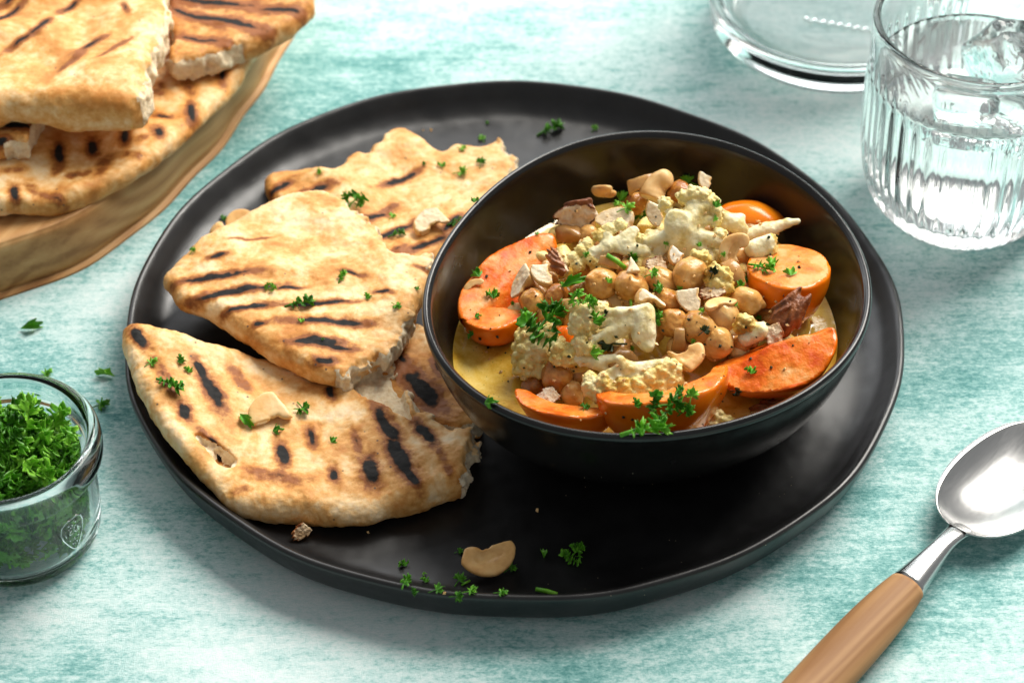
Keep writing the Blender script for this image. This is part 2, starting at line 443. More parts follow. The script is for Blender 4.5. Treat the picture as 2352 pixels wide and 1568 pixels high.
tag(link('plate', mesh('plate', *lathe(prof, 256, plate_rad), MT['plate']), Matrix.Translation(PC)), 'large round matte black ceramic plate with raised rim', 'plate')
ZF = .0076
BC = Vector((.0500, -.0347, 0)); bh = harm([.08351, 0, 0, -.00192, .00324, .0003, -.00243])
def bowl_rad(t, r, z): return r+bh(t)*min(1, (r/.0835))**1.5
bprof = smooth_prof([(0, .0098), (.032, .0098), (.035, .0092), (.036, .0077), (.040, .0077), (.0425, .0092), (.055, .0150), (.0675, .0245), (.0755, .0362), (.0804, .0490), (.0829, .0590), (.0836, .0617), (.0834, .0632),
                     (.0822, .0640), (.0809, .0632), (.0799, .0612), (.0776, .0500), (.0728, .0372), (.064, .0265), (.05, .0175), (.03, .0135), (.012, .0128), (0, .0127)], 4)
tag(link('bowl', mesh('bowl', *lathe(bprof, 220, bowl_rad), MT['bowl']), Matrix.Translation(BC)), 'oval glossy black bowl of chickpea stew standing on the plate', 'bowl')

# ------------------------------------------------------------------ stew surface
ZS = .0365
HC = (BC.x+.006, BC.y+.011)
def dome(x, y):
    q = ((x-HC[0])/.066)**2+((y-HC[1])/.060)**2
    return ZS+.0225*max(0.0, 1-q)**.8
def heap(px, py, lift=0.0):
    d = ray(px, py); t = (.095-CAM.z)/d.z
    for _ in range(400):
        p = CAM+t*d
        if p.z <= dome(p.x, p.y)+lift or (p.y > BC.y and math.hypot(p.x-BC.x, p.y-BC.y) > .0655): break
        t += .0004
    return CAM+t*d
def sauce_mesh():
    v, f, rows = [], [], []
    nr, nt = 60, 150
    for i in range(nr+1):
        for j in range(nt):
            t = 2*math.pi*j/nt; R = .0733+bh(t)*.82+.0004*math.sin(7*t); r = R*i/nr
            x, y = r*math.cos(t), r*math.sin(t)
            v.append((x, y, 0))
    v = np.array(v); X, Y = v[:, 0]+BC.x, v[:, 1]+BC.y
    q = ((X-HC[0])/.056)**2+((Y-HC[1])/.050)**2
    z = ZS+.0205*np.clip(1-q, 0, 1)**.8*1.0-.0035*sstep(1.0, .7, q)
    z += np.clip(1.1-q, 0, 1)*.0035*fbm(X, Y, 0*X, 170, 4, 3)
    rr = np.repeat(np.arange(nr+1)/nr, nt); z += .0009*sstep(.96, 1.0, rr)
    v[:, 2] = z
    for i in range(nr):
        for j in range(nt):
            k = (j+1) % nt; f.append((i*nt+j, (i+1)*nt+j, (i+1)*nt+k, i*nt+k))
    return v, f
sv, sf = sauce_mesh()
tag(link('curry_sauce', mesh('curry_sauce', sv, sf, MT['sauce']), Matrix.Translation(BC)), 'ochre yellow curry sauce pooled in the black bowl', 'sauce')

# ------------------------------------------------------------------ bread
def poly_dist(X, Y, pts):
    d = np.full(X.shape, 9.0); ins = np.zeros(X.shape, bool); who = np.zeros(X.shape, int)
    n = len(pts)
    for i in range(n):
        ax, ay = pts[i]; bx, by = pts[(i+1) % n]
        ex, ey = bx-ax, by-ay; L = ex*ex+ey*ey+1e-15
        t = np.clip(((X-ax)*ex+(Y-ay)*ey)/L, 0, 1)
        q = (X-ax-t*ex)**2+(Y-ay-t*ey)**2
        b = q < d; d = np.where(b, q, d); who[b] = i
        cr = ((ay > Y) != (by > Y)) & (X < (bx-ax)*(Y-ay)/(by-ay+1e-15)+ax)
        ins ^= cr
    return np.where(ins, -1, 1)*np.sqrt(d), who
def seg_dist(X, Y, a, b):
    ex, ey = b[0]-a[0], b[1]-a[1]; L = ex*ex+ey*ey+1e-12
    t = np.clip(((X-a[0])*ex+(Y-a[1])*ey)/L, 0, 1)
    return np.hypot(X-a[0]-t*ex, Y-a[1]-t*ey)
PXM = .000166
def bread(outline, torn, zbot, thick, strokes, label, seed, group, tilt=(0, 0), lift=None, bare=(), pockets=(), h=.0006, puff=.0030, toast=0.0, zpix=None, wrinkle=1.0):
    """outline in photo pixels; torn: index ranges of outline points whose edge is torn; strokes: grill bars (x0,y0,x1,y1,width,darkness)"""
    zm0 = zbot+thick*.5
    zp = zpix if zpix is not None else zm0
    pts = []
    pw = [P(x, y, zp) for x, y in outline]; n = len(pw)
    flags = []
    for i in range(n):
        a, b, c_, d = pw[i-1], pw[i], pw[(i+1) % n], pw[(i+2) % n]
        tr = any(t0 <= i < t1 for t0, t1 in torn)
        for k in range(6):
            t = k/6
            q = .5*((2*b)+(c_-a)*t+(2*a-5*b+4*c_-d)*t*t+(3*b-a-3*c_+d)*t**3)
            pts.append((q.x, q.y)); flags.append(tr)
    flags = np.array(flags)
    A = np.array(pts); cx, cy = A.mean(0); A = A-[cx, cy]; pts = [tuple(p) for p in A]
    lo = (A[:, 0].min()-.004, A[:, 1].min()-.004); hi = (A[:, 0].max()+.004, A[:, 1].max()+.004)
    loc2 = lambda q: (q.x-cx, q.y-cy)
    ztop = zbot+thick
    bares = [[loc2(P(x, y, ztop)) for x, y in b] for b in bare]
    pcs = [(loc2(P(x, y, ztop)), w, d_, math.radians(an)) for x, y, w, d_, an in pockets]
    def bend(X, Y):
        z = tilt[0]*X+tilt[1]*Y+.0016*fbm(X, Y, 0*X, 28, seed, 2)*wrinkle
        if lift: z = z+lift(X+cx, Y+cy)
        return z
    def fn(X, Y, Z):
        x2, y2 = X[:, :, 0], Y[:, :, 0]
        wob = .0007*fbm(x2, y2, 0*x2, 160, seed+3, 2)
        d, who = poly_dist(x2, y2, pts)
        tr = flags[who]
        d = d+wob+np.where(tr, .0030*fbm(x2, y2, 0*x2, 190, seed+5, 4), 0)
        th = thick*.5+.5*puff*(fbm(x2, y2, 0*x2, 45, seed+7, 2))+.0005*fbm(x2, y2, 0*x2, 150, seed+9, 2)
        zm = bend(x2, y2)+.5*puff*fbm(x2, y2, 0*x2, 60, seed+11, 2)
        up = np.zeros_like(x2)
        for b in bares:
            db, _ = poly_dist(x2, y2, b); up = up-.0038*sstep(.0008, -.0012, db+.0015*fbm(x2, y2, 0*x2, 300, seed, 2))
        r = np.where(tr, thick*.34, thick*.46)
        D, TH, ZM, R, U = d[:, :, None], th[:, :, None], zm[:, :, None], r[:, :, None], up[:, :, None]
        zz = Z-ZM-thick*.5
        zz = np.where(zz > 0, zz-U*np.clip(1, 0, 1), zz)
        qx = D+R; qy = np.abs(zz)-(TH-R)
        f = np.hypot(np.maximum(qx, 0), np.maximum(qy, 0))+np.minimum(np.maximum(qx, qy), 0)-R
        f = f+.0022*fbm(X, Y, Z, 260, seed, 2)*np.where(tr, 1, 0)[:, :, None]*sstep(-.004, .0, D)
        for (p0, w, dp, an) in pcs:
            u = (X-p0[0])*math.cos(an)+(Y-p0[1])*math.sin(an); w2 = -(X-p0[0])*math.sin(an)+(Y-p0[1])*math.cos(an)
            e = np.sqrt((u/w[0])**2+(w2/w[1])**2+((Z-ZM-thick)/dp)**2)+.38*fbm(X, Y, Z, 210, seed+1, 2)
            f = smax(f, -(e-1)*min(w[1], dp)+.0006*vnoise(X*500, Y*500, Z*500, seed), .0006)
        return f
    xs = np.array([lo[0], hi[0]]); zr = [float(bend(np.array([a]), np.array([b]))[0]) for a in np.linspace(lo[0], hi[0], 9) for b in np.linspace(lo[1], hi[1], 9)]
    v, f = nets(fn, (lo[0], lo[1], min(zr)-.006), (hi[0], hi[1], max(zr)+thick+.006), h)
    v = relax(v, f, 1, .5)
    nrm = vnormals(v, f)
    X, Y, Z = v.T
    d, who = poly_dist(X, Y, pts); tr = flags[who]
    zrel = Z-bend(X, Y)
    crumb = (tr & (d > -.0022) & (zrel < thick*.93) & (zrel > thick*.06) & (np.abs(nrm[:, 2]) < .82))
    for b in bares:
        db, _ = poly_dist(X, Y, b); crumb |= (db+.0015*fbm(X, Y, 0*X, 300, seed, 2) < .0002) & (zrel > thick*.4) & (d < -.0005)
    for (p0, w, dp, an) in pcs:
        u = (X-p0[0])*math.cos(an)+(Y-p0[1])*math.sin(an); w2 = -(X-p0[0])*math.sin(an)+(Y-p0[1])*math.cos(an)
        crumb |= (np.sqrt((u/w[0])**2+(w2/w[1])**2)+.38*fbm(X, Y, Z, 210, seed+1, 2) < 1.02) & (zrel > thick-dp*1.1) & (zrel < thick-.0012)
    v = v+nrm*((.00035*fbm(X, Y, Z, 500, seed, 2)+np.where(crumb, .0006*fbm(X, Y, Z, 700, seed+2, 2), 0))[:, None])
    ch = np.zeros(len(v)); to = np.full(len(v), toast)
    upm = sstep(-.1, .45, nrm[:, 2])
    nz = fbm(X, Y, 0*X, 260, seed+20, 3); nz2 = fbm(X, Y, 0*X, 90, seed+21, 2)
    for (x0, y0, x1, y1, w, k) in strokes:
        a, b = loc2(P(x0, y0, ztop)), loc2(P(x1, y1, ztop))
        ex, ey = b[0]-a[0], b[1]-a[1]; ln = math.hypot(ex, ey)+1e-9; hw = w*PXM*.60
        u_ = ((X+.0012*nz2-(a[0]+b[0])/2)*ex+(Y+.0010*nz-(a[1]+b[1])/2)*ey)/ln/(ln/2+hw*.9)
        w_ = (-(X+.0012*nz2-(a[0]+b[0])/2)*ey+(Y+.0010*nz-(a[1]+b[1])/2)*ex)/ln/hw
        q = (np.abs(u_)**2.6+np.abs(w_)**2.2)**(1/2.3)+.34*nz
        ch = np.maximum(ch, np.clip(1-(q-.35)/1.5, 0, 1)*(.35+.65*k) if k > .6 else np.clip(1-(q-.1)/1.5, 0, 1)*k*1.05); to = np.maximum(to, toast+np.exp(-np.clip(q-.8, 0, 9)**2*.55)*1.05*min(1, k+.35))
    ch *= upm; to *= .4+.6*upm
    rim = sstep(-.010, -.002, d)*(1-upm)*.15
    to = to+rim
    fc = np.round(crumb[f].mean(1)).astype(int); cf = np.nonzero(fc == 1)[0]
    par = {}
    def find(x):
        while par.setdefault(x, x) != x: par[x] = par[par[x]]; x = par[x]
        return x
    for q in f[cf].tolist():
        r0 = find(q[0])
        for x in q[1:]:
            r1 = find(x)
            if r1 != r0: par[r1] = r0
    comp = np.array([find(q) for q in f[cf][:, 0].tolist()]) if len(cf) else np.array([], int)
    k = 0
    for c0 in np.unique(comp):
        mk = comp == c0
        if mk.sum() < 60: fc[cf[mk]] = 0
        else: k += 1; fc[cf[mk]] = k
    pieces = split(v, f, None, {'char': ch, 'toast': to}, fc)
    return parts_thing('flatbread', Matrix.Translation((cx, cy, zbot)), pieces, ['crust']+['crumb']*k, [MT['crust']]+[MT['crumb']]*k, label, 'bread', group)

GP = 'torn grilled flatbread pieces on the black plate'
bread([(608, 418), (638, 402), (700, 402), (770, 406), (800, 380), (862, 352), (888, 312), (925, 305), (965, 322), (988, 338), (1020, 350), (1045, 335), (1078, 338), (1110, 345), (1142, 335), (1165, 358), (1182, 388),
       (1170, 430), (1110, 500), (1040, 575), (985, 622), (880, 640), (760, 600), (680, 520), (625, 462)], [(3, 6), (14, 18)], ZF, .0110,
      [(617, 432, 660, 415, 13, 1), (692, 447, 748, 430, 17, 1), (892, 415, 946, 390, 13, 1), (840, 508, 882, 488, 11, 1), (880, 484, 905, 470, 8, .5), (878, 548, 945, 516, 15, 1), (955, 575, 1022, 546, 13, 1), (1030, 528, 1055, 500, 12, 1), (905, 585, 925, 575, 10, .6), (780, 540, 840, 515, 8, .4)],
      'grilled flatbread piece with slanted char bars, beneath the topmost piece and beside the bowl', 11, GP, tilt=(0, -.02), toast=.14)
bread([(292, 832), (312, 806), (352, 814), (420, 826), (480, 836), (560, 838), (650, 850), (760, 872), (880, 838), (902, 850), (928, 912), (958, 958), (1000, 972), (1048, 1000), (1090, 1010), (1098, 1050), (1082, 1080), (1086, 1105), (1060, 1132), (1000, 1152),
       (968, 1166), (900, 1182), (850, 1200), (790, 1202), (700, 1192), (600, 1190), (540, 1180), (480, 1136), (420, 1086), (370, 1030), (335, 975), (307, 910)], [(8, 12), (13, 18)], ZF, .0120,
      [(455, 866, 470, 892, 16, 1), (475, 900, 506, 950, 22, 1), (540, 870, 562, 896, 17, .55), (365, 885, 388, 935, 14, .5), (385, 935, 400, 950, 12, .5), (428, 972, 432, 992, 18, .95), (650, 1030, 656, 1060, 19, 1), (712, 990, 722, 1014, 13, .9), (815, 995, 826, 1030, 11, .55), (765, 1080, 769, 1098, 15, .95),
       (846, 1065, 852, 1098, 27, 1), (872, 948, 904, 1000, 24, 1), (905, 1020, 930, 1080, 27, 1), (930, 1085, 955, 1118, 14, .9), (962, 975, 990, 1012, 19, .95), (1008, 1035, 1016, 1058, 11, .5), (1025, 1075, 1030, 1090, 10, .5), (755, 895, 760, 912, 14, .85), (600, 1092, 670, 1102, 22, .5), (316, 812, 336, 842, 17, 1), (478, 1028, 512, 1050, 13, .9), (545, 1135, 560, 1130, 14, .4)],
      'grilled flatbread piece with a split pocket, overhanging the rim of the black plate', 23, GP, lift=lambda x, y: .0125*sstep(-.085, -.142, x)*1.0, bare=[[(790, 880), (890, 838), (915, 860), (950, 965), (900, 940), (850, 915)]], pockets=[(500, 1052, (.0085, .0032), .005, -38), (845, 1180, (.0060, .0016), .006, 5)], zpix=.0135)
bread([(880, 760), (960, 745), (1010, 800), (1060, 880), (1100, 960), (1098, 985), (1060, 1000), (990, 985), (930, 950), (885, 900), (840, 830)], [(4, 7)], ZF, .0085,
      [(948, 868, 990, 918, 32, 1), (1000, 830, 1010, 850, 14, .8), (905, 800, 930, 830, 14, .7)], 'grilled flatbread piece tucked under the bowl, shaded, with a large black char spot', 37, GP, toast=.2)
bread([(375, 642), (428, 592), (470, 555), (520, 524), (592, 486), (645, 462), (700, 450), (762, 455), (795, 485), (832, 508), (868, 545), (880, 580), (930, 604), (985, 602), (990, 640), (972, 690), (950, 740), (925, 768), (905, 812), (850, 850),
       (770, 874), (700, 858), (630, 826), (560, 780), (480, 732), (412, 702), (392, 672)], [(7, 14), (16, 20)], ZF+.0115, .0118,
      [(425, 640, 556, 630, 14, 1), (462, 682, 600, 663, 14, 1), (600, 663, 632, 657, 8, .9), (645, 660, 686, 657, 8, .9), (530, 714, 614, 700, 12, 1), (488, 594, 516, 588, 10, .9), (672, 700, 792, 690, 9, .9), (690, 738, 815, 736, 15, 1), (695, 785, 765, 785, 18, 1), (735, 793, 800, 795, 10, .8), (586, 746, 606, 743, 10, .9), (733, 826, 756, 824, 12, .95), (545, 550, 604, 541, 5, .6), (790, 622, 826, 629, 7, .85), (868, 668, 892, 671, 9, .9), (960, 612, 985, 616, 6, .6)],
      'largest grilled flatbread piece lying on top of the others on the black plate', 41, GP, toast=.10, tilt=(0.01, 0))

# ------------------------------------------------------------------ board and the breads on it
bc = Vector((-.27, .2, 0))
ctl = [(-.207, .029), (-.174, .049), (-.143, .097), (-.118, .155), (-.104, .202), (-.097, .226), (-.105, .29), (-.16, .36), (-.25, .40), (-.36, .37), (-.43, .28), (-.45, .17), (-.40, .07), (-.31, .02)]
th = [math.atan2(y-bc.y, x-bc.x) for x, y in ctl]; rr = [math.hypot(x-bc.x, y-bc.y) for x, y in ctl]
o_ = np.argsort(th); tx = np.array(th)[o_]; ry = np.array(rr)[o_]
tx = np.r_[tx-2*np.pi, tx, tx+2*np.pi]; ry = np.r_[ry, ry, ry]
_tt = np.linspace(-np.pi, np.pi, 721); _rv = np.interp(_tt, tx, ry)
_k = np.hanning(61); _k /= _k.sum(); _rv = np.convolve(np.r_[_rv[-31:-1], _rv, _rv[1:31]], _k, 'same')[30:-30]
def board_rad(t, r, z):
    t = (t+np.pi) % (2*np.pi)-np.pi
    return r*float(np.interp(t, _tt, _rv))+.0006*math.sin(23*t)*(r > .9)
BZ = .025
v, f = lathe(smooth_prof([(0, 0), (.5, 0), (.975, 0), (.988, .0006), (.994, .0025), (.997, .012), (.995, .0215), (.989, .0240), (.978, BZ), (.9, BZ), (.5, BZ), (0, BZ)], 3), 200, board_rad)
tag(link('cutting_board', mesh('cutting_board', v, f, MT['board']), Matrix.Translation(bc)), 'thick round olive wood board carrying a stack of flatbreads', 'board')
GB = 'flatbreads stacked on the wooden board'
bread([(-60, 488), (40, 486), (130, 478), (205, 450), (330, 390), (440, 302), (520, 220), (575, 150), (600, 105), (620, 40), (560, -60), (400, -130), (100, -120), (-100, -20), (-160, 200), (-140, 400)], [], BZ, .010,
      [(30, 435, 32, 455, 16, .9), (70, 425, 80, 440, 14, .5), (105, 445, 150, 452, 12, .6), (135, 335, 135, 365, 16, .95), (130, 375, 128, 390, 12, .6), (213, 315, 213, 335, 20, .9), (283, 300, 285, 320, 16, .85), (240, 360, 230, 385, 16, .55), (290, 350, 310, 355, 14, .5), (362, 298, 366, 305, 22, .85), (335, 315, 320, 320, 12, .5), (440, 240, 442, 262, 18, .8), (365, 262, 390, 262, 10, .7), (330, 262, 345, 262, 8, .4), (505, 150, 508, 175, 16, .7), (430, 190, 440, 205, 16, .5), (360, 200, 365, 210, 18, .55), (535, 130, 560, 125, 12, .4), (160, 400, 175, 395, 12, .6), (190, 395, 200, 390, 12, .5), (20, 395, 45, 390, 14, .5), (60, 310, 60, 330, 14, .6)],
      'whole pale flatbread lying flat at the bottom of the stack on the wooden board', 53, GB, h=.0011, wrinkle=1.4)
bread([(400, 165), (392, 110), (380, 20), (390, -40), (520, -60), (700, -50), (722, 10), (712, 38), (660, 78), (565, 122), (480, 148)], [(9, 11), (0, 2)], BZ+.010, .012,
      [(400, 20, 470, 45, 14, .95), (470, 40, 590, 62, 18, 1), (420, 82, 495, 95, 12, .8), (400, 0, 580, 12, 12, .9), (600, 18, 680, 22, 16, .9), (450, 5, 540, 8, 16, .9)], 'deeply browned flatbread wedge with dark grill bars on the wooden board', 61, GB, h=.001, toast=.55)
bread([(-60, 350), (10, 352), (62, 340), (85, 305), (100, 262), (60, 230), (-60, 220), (-100, 280)], [(1, 4)], BZ+.010, .011, [(-10, 280, 70, 290, 22, 1), (0, 320, 10, 322, 14, .9)], 'flatbread piece with torn crumb edge squeezed under the folded golden bread', 67, GB, h=.001, toast=.4)
bread([(-80, 262), (40, 262), (140, 270), (262, 270), (322, 256), (345, 215), (352, 160), (385, 90), (388, 40), (372, -20), (300, -90), (100, -120), (-100, -100), (-160, 80)], [(4, 9)], BZ+.0215, .016,
      [(-5, 50, 45, 15, 12, .9), (30, 110, 70, 85, 10, .7), (75, 80, 105, 55, 10, .9), (95, 60, 110, 50, 9, .8), (145, 20, 175, 0, 10, .9), (190, 110, 225, 90, 10, .8), (150, 150, 185, 125, 9, .6), (260, 115, 290, 95, 7, .5), (230, 130, 255, 118, 7, .4), (10, 10, 45, -10, 10, .8), (285, 15, 292, 25, 8, .7)], 'thick folded golden flatbread at the top of the stack on the wooden board', 71, GB, h=.0011, puff=.005, toast=.22)

# ------------------------------------------------------------------ stew ingredients
VIEW = rotm(RIGHT, UP, -FWD)
def put(R, loc): return Matrix.Translation(loc) @ R
# chickpeas
def chickpea_mesh(seed):
    rs = np.random.RandomState(seed)
    def fn(X, Y, Z):
        d = np.sqrt((X/1.06)**2+Y**2+(Z/.97)**2)-.0060
        d = smin(d, np.sqrt((X-.0058)**2+Y**2+(Z-.0014)**2)-.0017, .0018)
        d = smax(d, -(np.sqrt((X+.004)**2*.3+(Y*1.9)**2+(Z-.0062)**2)-.0014), .0016)
        return d+.0008*vnoise(X*170, Y*170, Z*170, seed)+.0003*vnoise(X*420, Y*420, Z*420, seed+4)
    v, f = nets(fn, (-.0085,)*3, (.0095,)*3, .0005)
    v = relax(v, f, 2); n = vnormals(v, f); X, Y, Z = v.T
    v = v+n*((.0005*(np.abs(fbm(X*.5, Y, Z, 380, seed, 3))-.2))[:, None])
    return mesh('chickpea', v, f, MT['chickpea'])
CK = [chickpea_mesh(s) for s in (1, 2, 3, 4, 5, 6)]
rnd = random.Random(5)
def chickpea(px, py, r, label='tan cooked chickpea half buried among the stew pieces', lift=0.0, group='cooked chickpeas in the stew'):
    p = heap(px, py, lift); s = r*PXM/.0060*1.06
    R = Matrix.Rotation(rnd.uniform(0, 6.28), 4, 'Z') @ Matrix.Rotation(rnd.uniform(-1.2, 1.2), 4, 'X') @ Matrix.Rotation(rnd.uniform(0, 6.28), 4, 'Y')
    o = link('chickpea', rnd.choice(CK), put(R, p) @ Matrix.Diagonal((s, s*rnd.uniform(.93, 1.03), s*rnd.uniform(.93, 1.03), 1)))
    tag(o, label, 'chickpea', group)
chickpea(1279, 868, 33, 'glossy orange chickpea beside the yellow sauce, above the white pecan chip', .004, None)
chickpea(1583, 631, 37, 'large smooth chickpea with a white crumb, below the big cauliflower floret', .004, None)
chickpea(1602, 753, 37, 'pale chickpea with a dark herb flake stuck on it', .004, None)
for x, y, r, l in [(1381, 652, 37, .003), (1450, 660, 35, .003), (1520, 646, 31, .001), (1700, 592, 27, 0), (1717, 692, 33, .003), (1659, 722, 37, .003), (1225, 695, 31, .003), (1281, 682, 29, .002), (1335, 672, 24, 0), (1227, 888, 26, 0), (1315, 904, 28, 0),
                   (1546, 742, 31, .003), (1648, 789, 35, .002), (1535, 693, 29, .001), (1705, 786, 22, 0), (1774, 690, 26, 0), (1590, 690, 26, -.002), (1500, 760, 26, -.003), (1440, 620, 24, -.002), (1340, 610, 26, -.003), (1625, 600, 24, -.003), (1770, 655, 24, -.002),
                   (1560, 800, 26, -.003), (1480, 700, 26, -.003), (1690, 640, 24, -.003), (1600, 560, 26, -.003), (1400, 690, 22, -.003), (1255, 730, 24, -.003), (1320, 745, 24, -.004), (1500, 610, 26, -.003), (1560, 440, 26, -.002), (1460, 470, 26, -.004), (1350, 540, 24, -.003)]:
    lab, grp = (('tan chickpea in the cluster beside the soft tomato half', 'chickpeas beside the soft tomato half') if x < 1345 and 560 < y < 780 else
                ('tan chickpea sunk in sauce below the knobbly cauliflower head', 'chickpeas below the knobbly head') if y > 860 else
                ('tan chickpea half hidden behind the cauliflower florets', 'chickpeas behind the florets') if y < 570 else
                ('tan chickpea next to the thick orange tomato chunk', 'chickpeas next to the tomato chunk') if x > 1690 else
                ('tan cooked chickpea in the central heap of chickpeas', 'chickpeas in the middle of the stew'))
    chickpea(x, y, r, lab, l, grp)

# cashews
def cashew_sdf(X, Y, Z, half, R=.0076, r=.0060):
    a = np.arctan2(Y, X); a = np.clip(a, math.radians(25), math.radians(155))
    cx, cy = R*np.cos(a), R*np.sin(a)
    taper = 1-.22*np.abs(a-math.pi/2)
    d = np.sqrt(((X-cx))**2+((Y-cy))**2+(Z*1.05)**2)-r*taper
    if half: d = smax(d, Z-.0002, .0026)
    return d
def nut_piece(kind, name, seed, loc, R, size, cuts, label, group, half=False, dish=False, stretch=(1, 1, 1), fat=(.0076, .0060)):
    """size: length in metres; cuts: planes (nx,ny,nz,offset) in nut units that break the kernel"""
    rs = np.random.RandomState(seed)
    box = .017
    def outer(X, Y, Z):
        if kind == 'cashew':
            return cashew_sdf(X, Y-.006+.0045, Z, half, *fat)+.00025*vnoise(X*220, Y*220, Z*220, seed)
        d = np.sqrt((X/1.0)**2+(Y/.52)**2+(Z/.42)**2)
        d = (d-.0145)*.5
        d = d+.0007*np.cos(np.abs(Y)*1500+X*420+1.2*np.sin(X*330))+.0016*np.exp(-(Y/.0011)**2)
        return d+.0004*vnoise(X*420, Y*420, Z*420, seed)
    def cutd(X, Y, Z):
        d = np.full(X.shape, -1.0)
        for (a, b, c_, o) in cuts:
            q = math.sqrt(a*a+b*b+c_*c_)
            d = np.maximum(d, (a*X+b*Y+c_*Z)/q-o+(.0005 if kind == 'cashew' else .0012)*fbm(X, Y, Z, 260 if kind == 'cashew' else 420, seed+9, 2))
        if half and kind == 'cashew': d = np.maximum(d, Z-.0002+0*X)
        if dish:
            d = smax(d, .0036-np.sqrt((X*.42)**2+(Y-.0062)**2*.8+(Z-.0022)**2), .0012)
        return d
    fn = lambda X, Y, Z: smax(outer(X, Y, Z), cutd(X, Y, Z), .0005)
    bx = (-box, -.012, -.010) if kind == 'cashew' else (-box, -.010, -.009)
    by = (box, .016, .010) if kind == 'cashew' else (box, .010, .009)
    v, f = nets(fn, bx, by, .0006)
    if len(v) < 20: return None
    v = relax(v, f, 1)
    X, Y, Z = v.T
    cls = (outer(X, Y, Z) < -.0007).astype(int)
    n = vnormals(v, f)
    amp = np.where(cls == 1, .00028 if kind == 'cashew' else .0006, .0001 if kind == 'cashew' else .00035)
    v = v+n*(amp*fbm(X, Y, Z, 650, seed, 2))[:, None]
    c0 = (v.max(0)+v.min(0))/2; v = v-c0
    s = size/np.ptp(v, axis=0).max()
    v = v*s*np.array(stretch)
    return parts_thing(name, put(R, loc), split(v, f, cls), ['skin', 'cut_face'], [MT[kind], MT[kind] if dish else MT[kind+'_cut']], label, kind, group)
FACE = Vector((0, -.55, .83))
def cashew(px, py, size_px, ang, label, cuts=(), half=False, n=FACE, lift=.003, where='heap', z=None, seed=0, dish=False, group=None, stretch=(1, 1, 1), fat=(.0076, .0060)):
    p = heap(px, py, lift) if where == 'heap' else P(px, py, z)
    nut_piece('cashew', 'cashew_piece', seed or int(px*7+py), p, frame(n, ang), size_px*PXM, cuts, label, group, half, dish, stretch, fat)
cashew(1385, 442, 88, 80, 'upright whole cashew half leaning on the inner back wall of the bowl', half=True, n=(.1, .7, .6), lift=.002)
cashew(1508, 428, 82, 75, 'broken cashew end standing behind the big cauliflower floret', [(-1, .2, 0, .004)], n=(-.5, -.3, .7), lift=.002)
cashew(1415, 503, 84, -35, 'white broken cashew chunk beside the upright cashew', [(1, .2, .3, .005), (-.2, .2, 1, .0012)], n=(-.2, -.6, .8), lift=.005)
cashew(1195, 642, 66, 20, 'tan cashew chunk on the orange tomato, left of a white one', [(1, .1, .2, .003), (-.6, .5, .6, .006)], lift=.009)
cashew(1243, 635, 56, 95, 'small white cashew chunk next to a tan cashew chunk on tomato', [(.2, 0, 1, .0012), (1, 0, 0, .004)], lift=.008)
cashew(1450, 616, 50, 10, 'white pointed cashew chip on a chickpea, under the pale floret', [(.1, .1, 1, .001), (1, .3, 0, .002), (-1, .4, 0, .004)], lift=.007)
cashew(1502, 491, 54, 65, 'tan cashew chunk leaning on the cut cauliflower stem', [(1, 0, .3, .002), (-.3, .2, 1, .003)], lift=.008)
cashew(1681, 572, 88, 62, 'smooth split cashew half facing outward beside the big floret', half=True, n=(-.05, -.75, .66), lift=.009, dish=True)
cashew(1548, 586, 42, 30, 'small tan cashew bit below the big cauliflower floret', [(1, .4, 0, .001), (0, 0, 1, .002)], lift=.006)
cashew(1650, 699, 92, 38, 'long curved sliver of cashew lying over the chickpeas', half=True, n=(.2, .2, .95), lift=.009, stretch=(1, .62, .8))
cashew(1494, 684, 70, -5, 'orange tan cashew chunk with a white broken side, among the chickpeas', [(.5, .8, .4, .006), (0, 0, 1, .003)], lift=.008)
cashew(1579, 690, 60, 80, 'upright tan cashew wedge between two chickpeas', [(1, .3, .1, .003), (0, .2, 1, .002)], lift=.007)
cashew(1583, 826, 80, 200, 'golden broken cashew perched on the front tomato wedge', [(1, .5, .2, .006)], n=(0, -.3, .9), lift=.011, half=True, dish=True)
cashew(1615, 418, 38, 60, 'small cashew bit beside parsley at the back wall of the bowl', [(1, 0, 0, .001), (0, 0, 1, .002)], lift=.006)
cashew(1087, 652, 50, 25, 'thin cashew sliver on tomato against the bowl wall', half=True, lift=.004, stretch=(1, .6, .7))
cashew(1125, 1288, 122, 198, 'single split cashew half lying alone on the empty front of the black plate', [(.95, -.5, 0, .0075)], half=True, n=(0, -.22, .97), where='plate', z=ZF+.0042, dish=True, fat=(.0070, .0074), stretch=(1, .95, .8))
cashew(985, 507, 88, 28, 'cream cashew chunk on the slanted char bars of the flatbread beside the bowl', [(.2, .1, 1, .0012), (1, .2, 0, .008)], n=(-.2, -.4, .9), where='bread', z=ZF+.0150)
cashew(614, 942, 96, 22, 'cream cashew half on the flatbread with the split pocket', [(1, .3, .2, .007)], half=True, n=(.1, -.3, .9), where='bread', z=ZF+.0150, fat=(.0066, .0068))
cashew(548, 502, 74, 28, 'cashew half on the plate behind the topmost flatbread piece', half=True, n=(0, -.3, .9), where='plate', z=ZF+.005)
cashew(497, 536, 50, 35, 'short cashew end poking out behind the topmost flatbread piece', [(1, 0, 0, .003)], n=(0, -.3, .9), where='plate', z=ZF+.005)

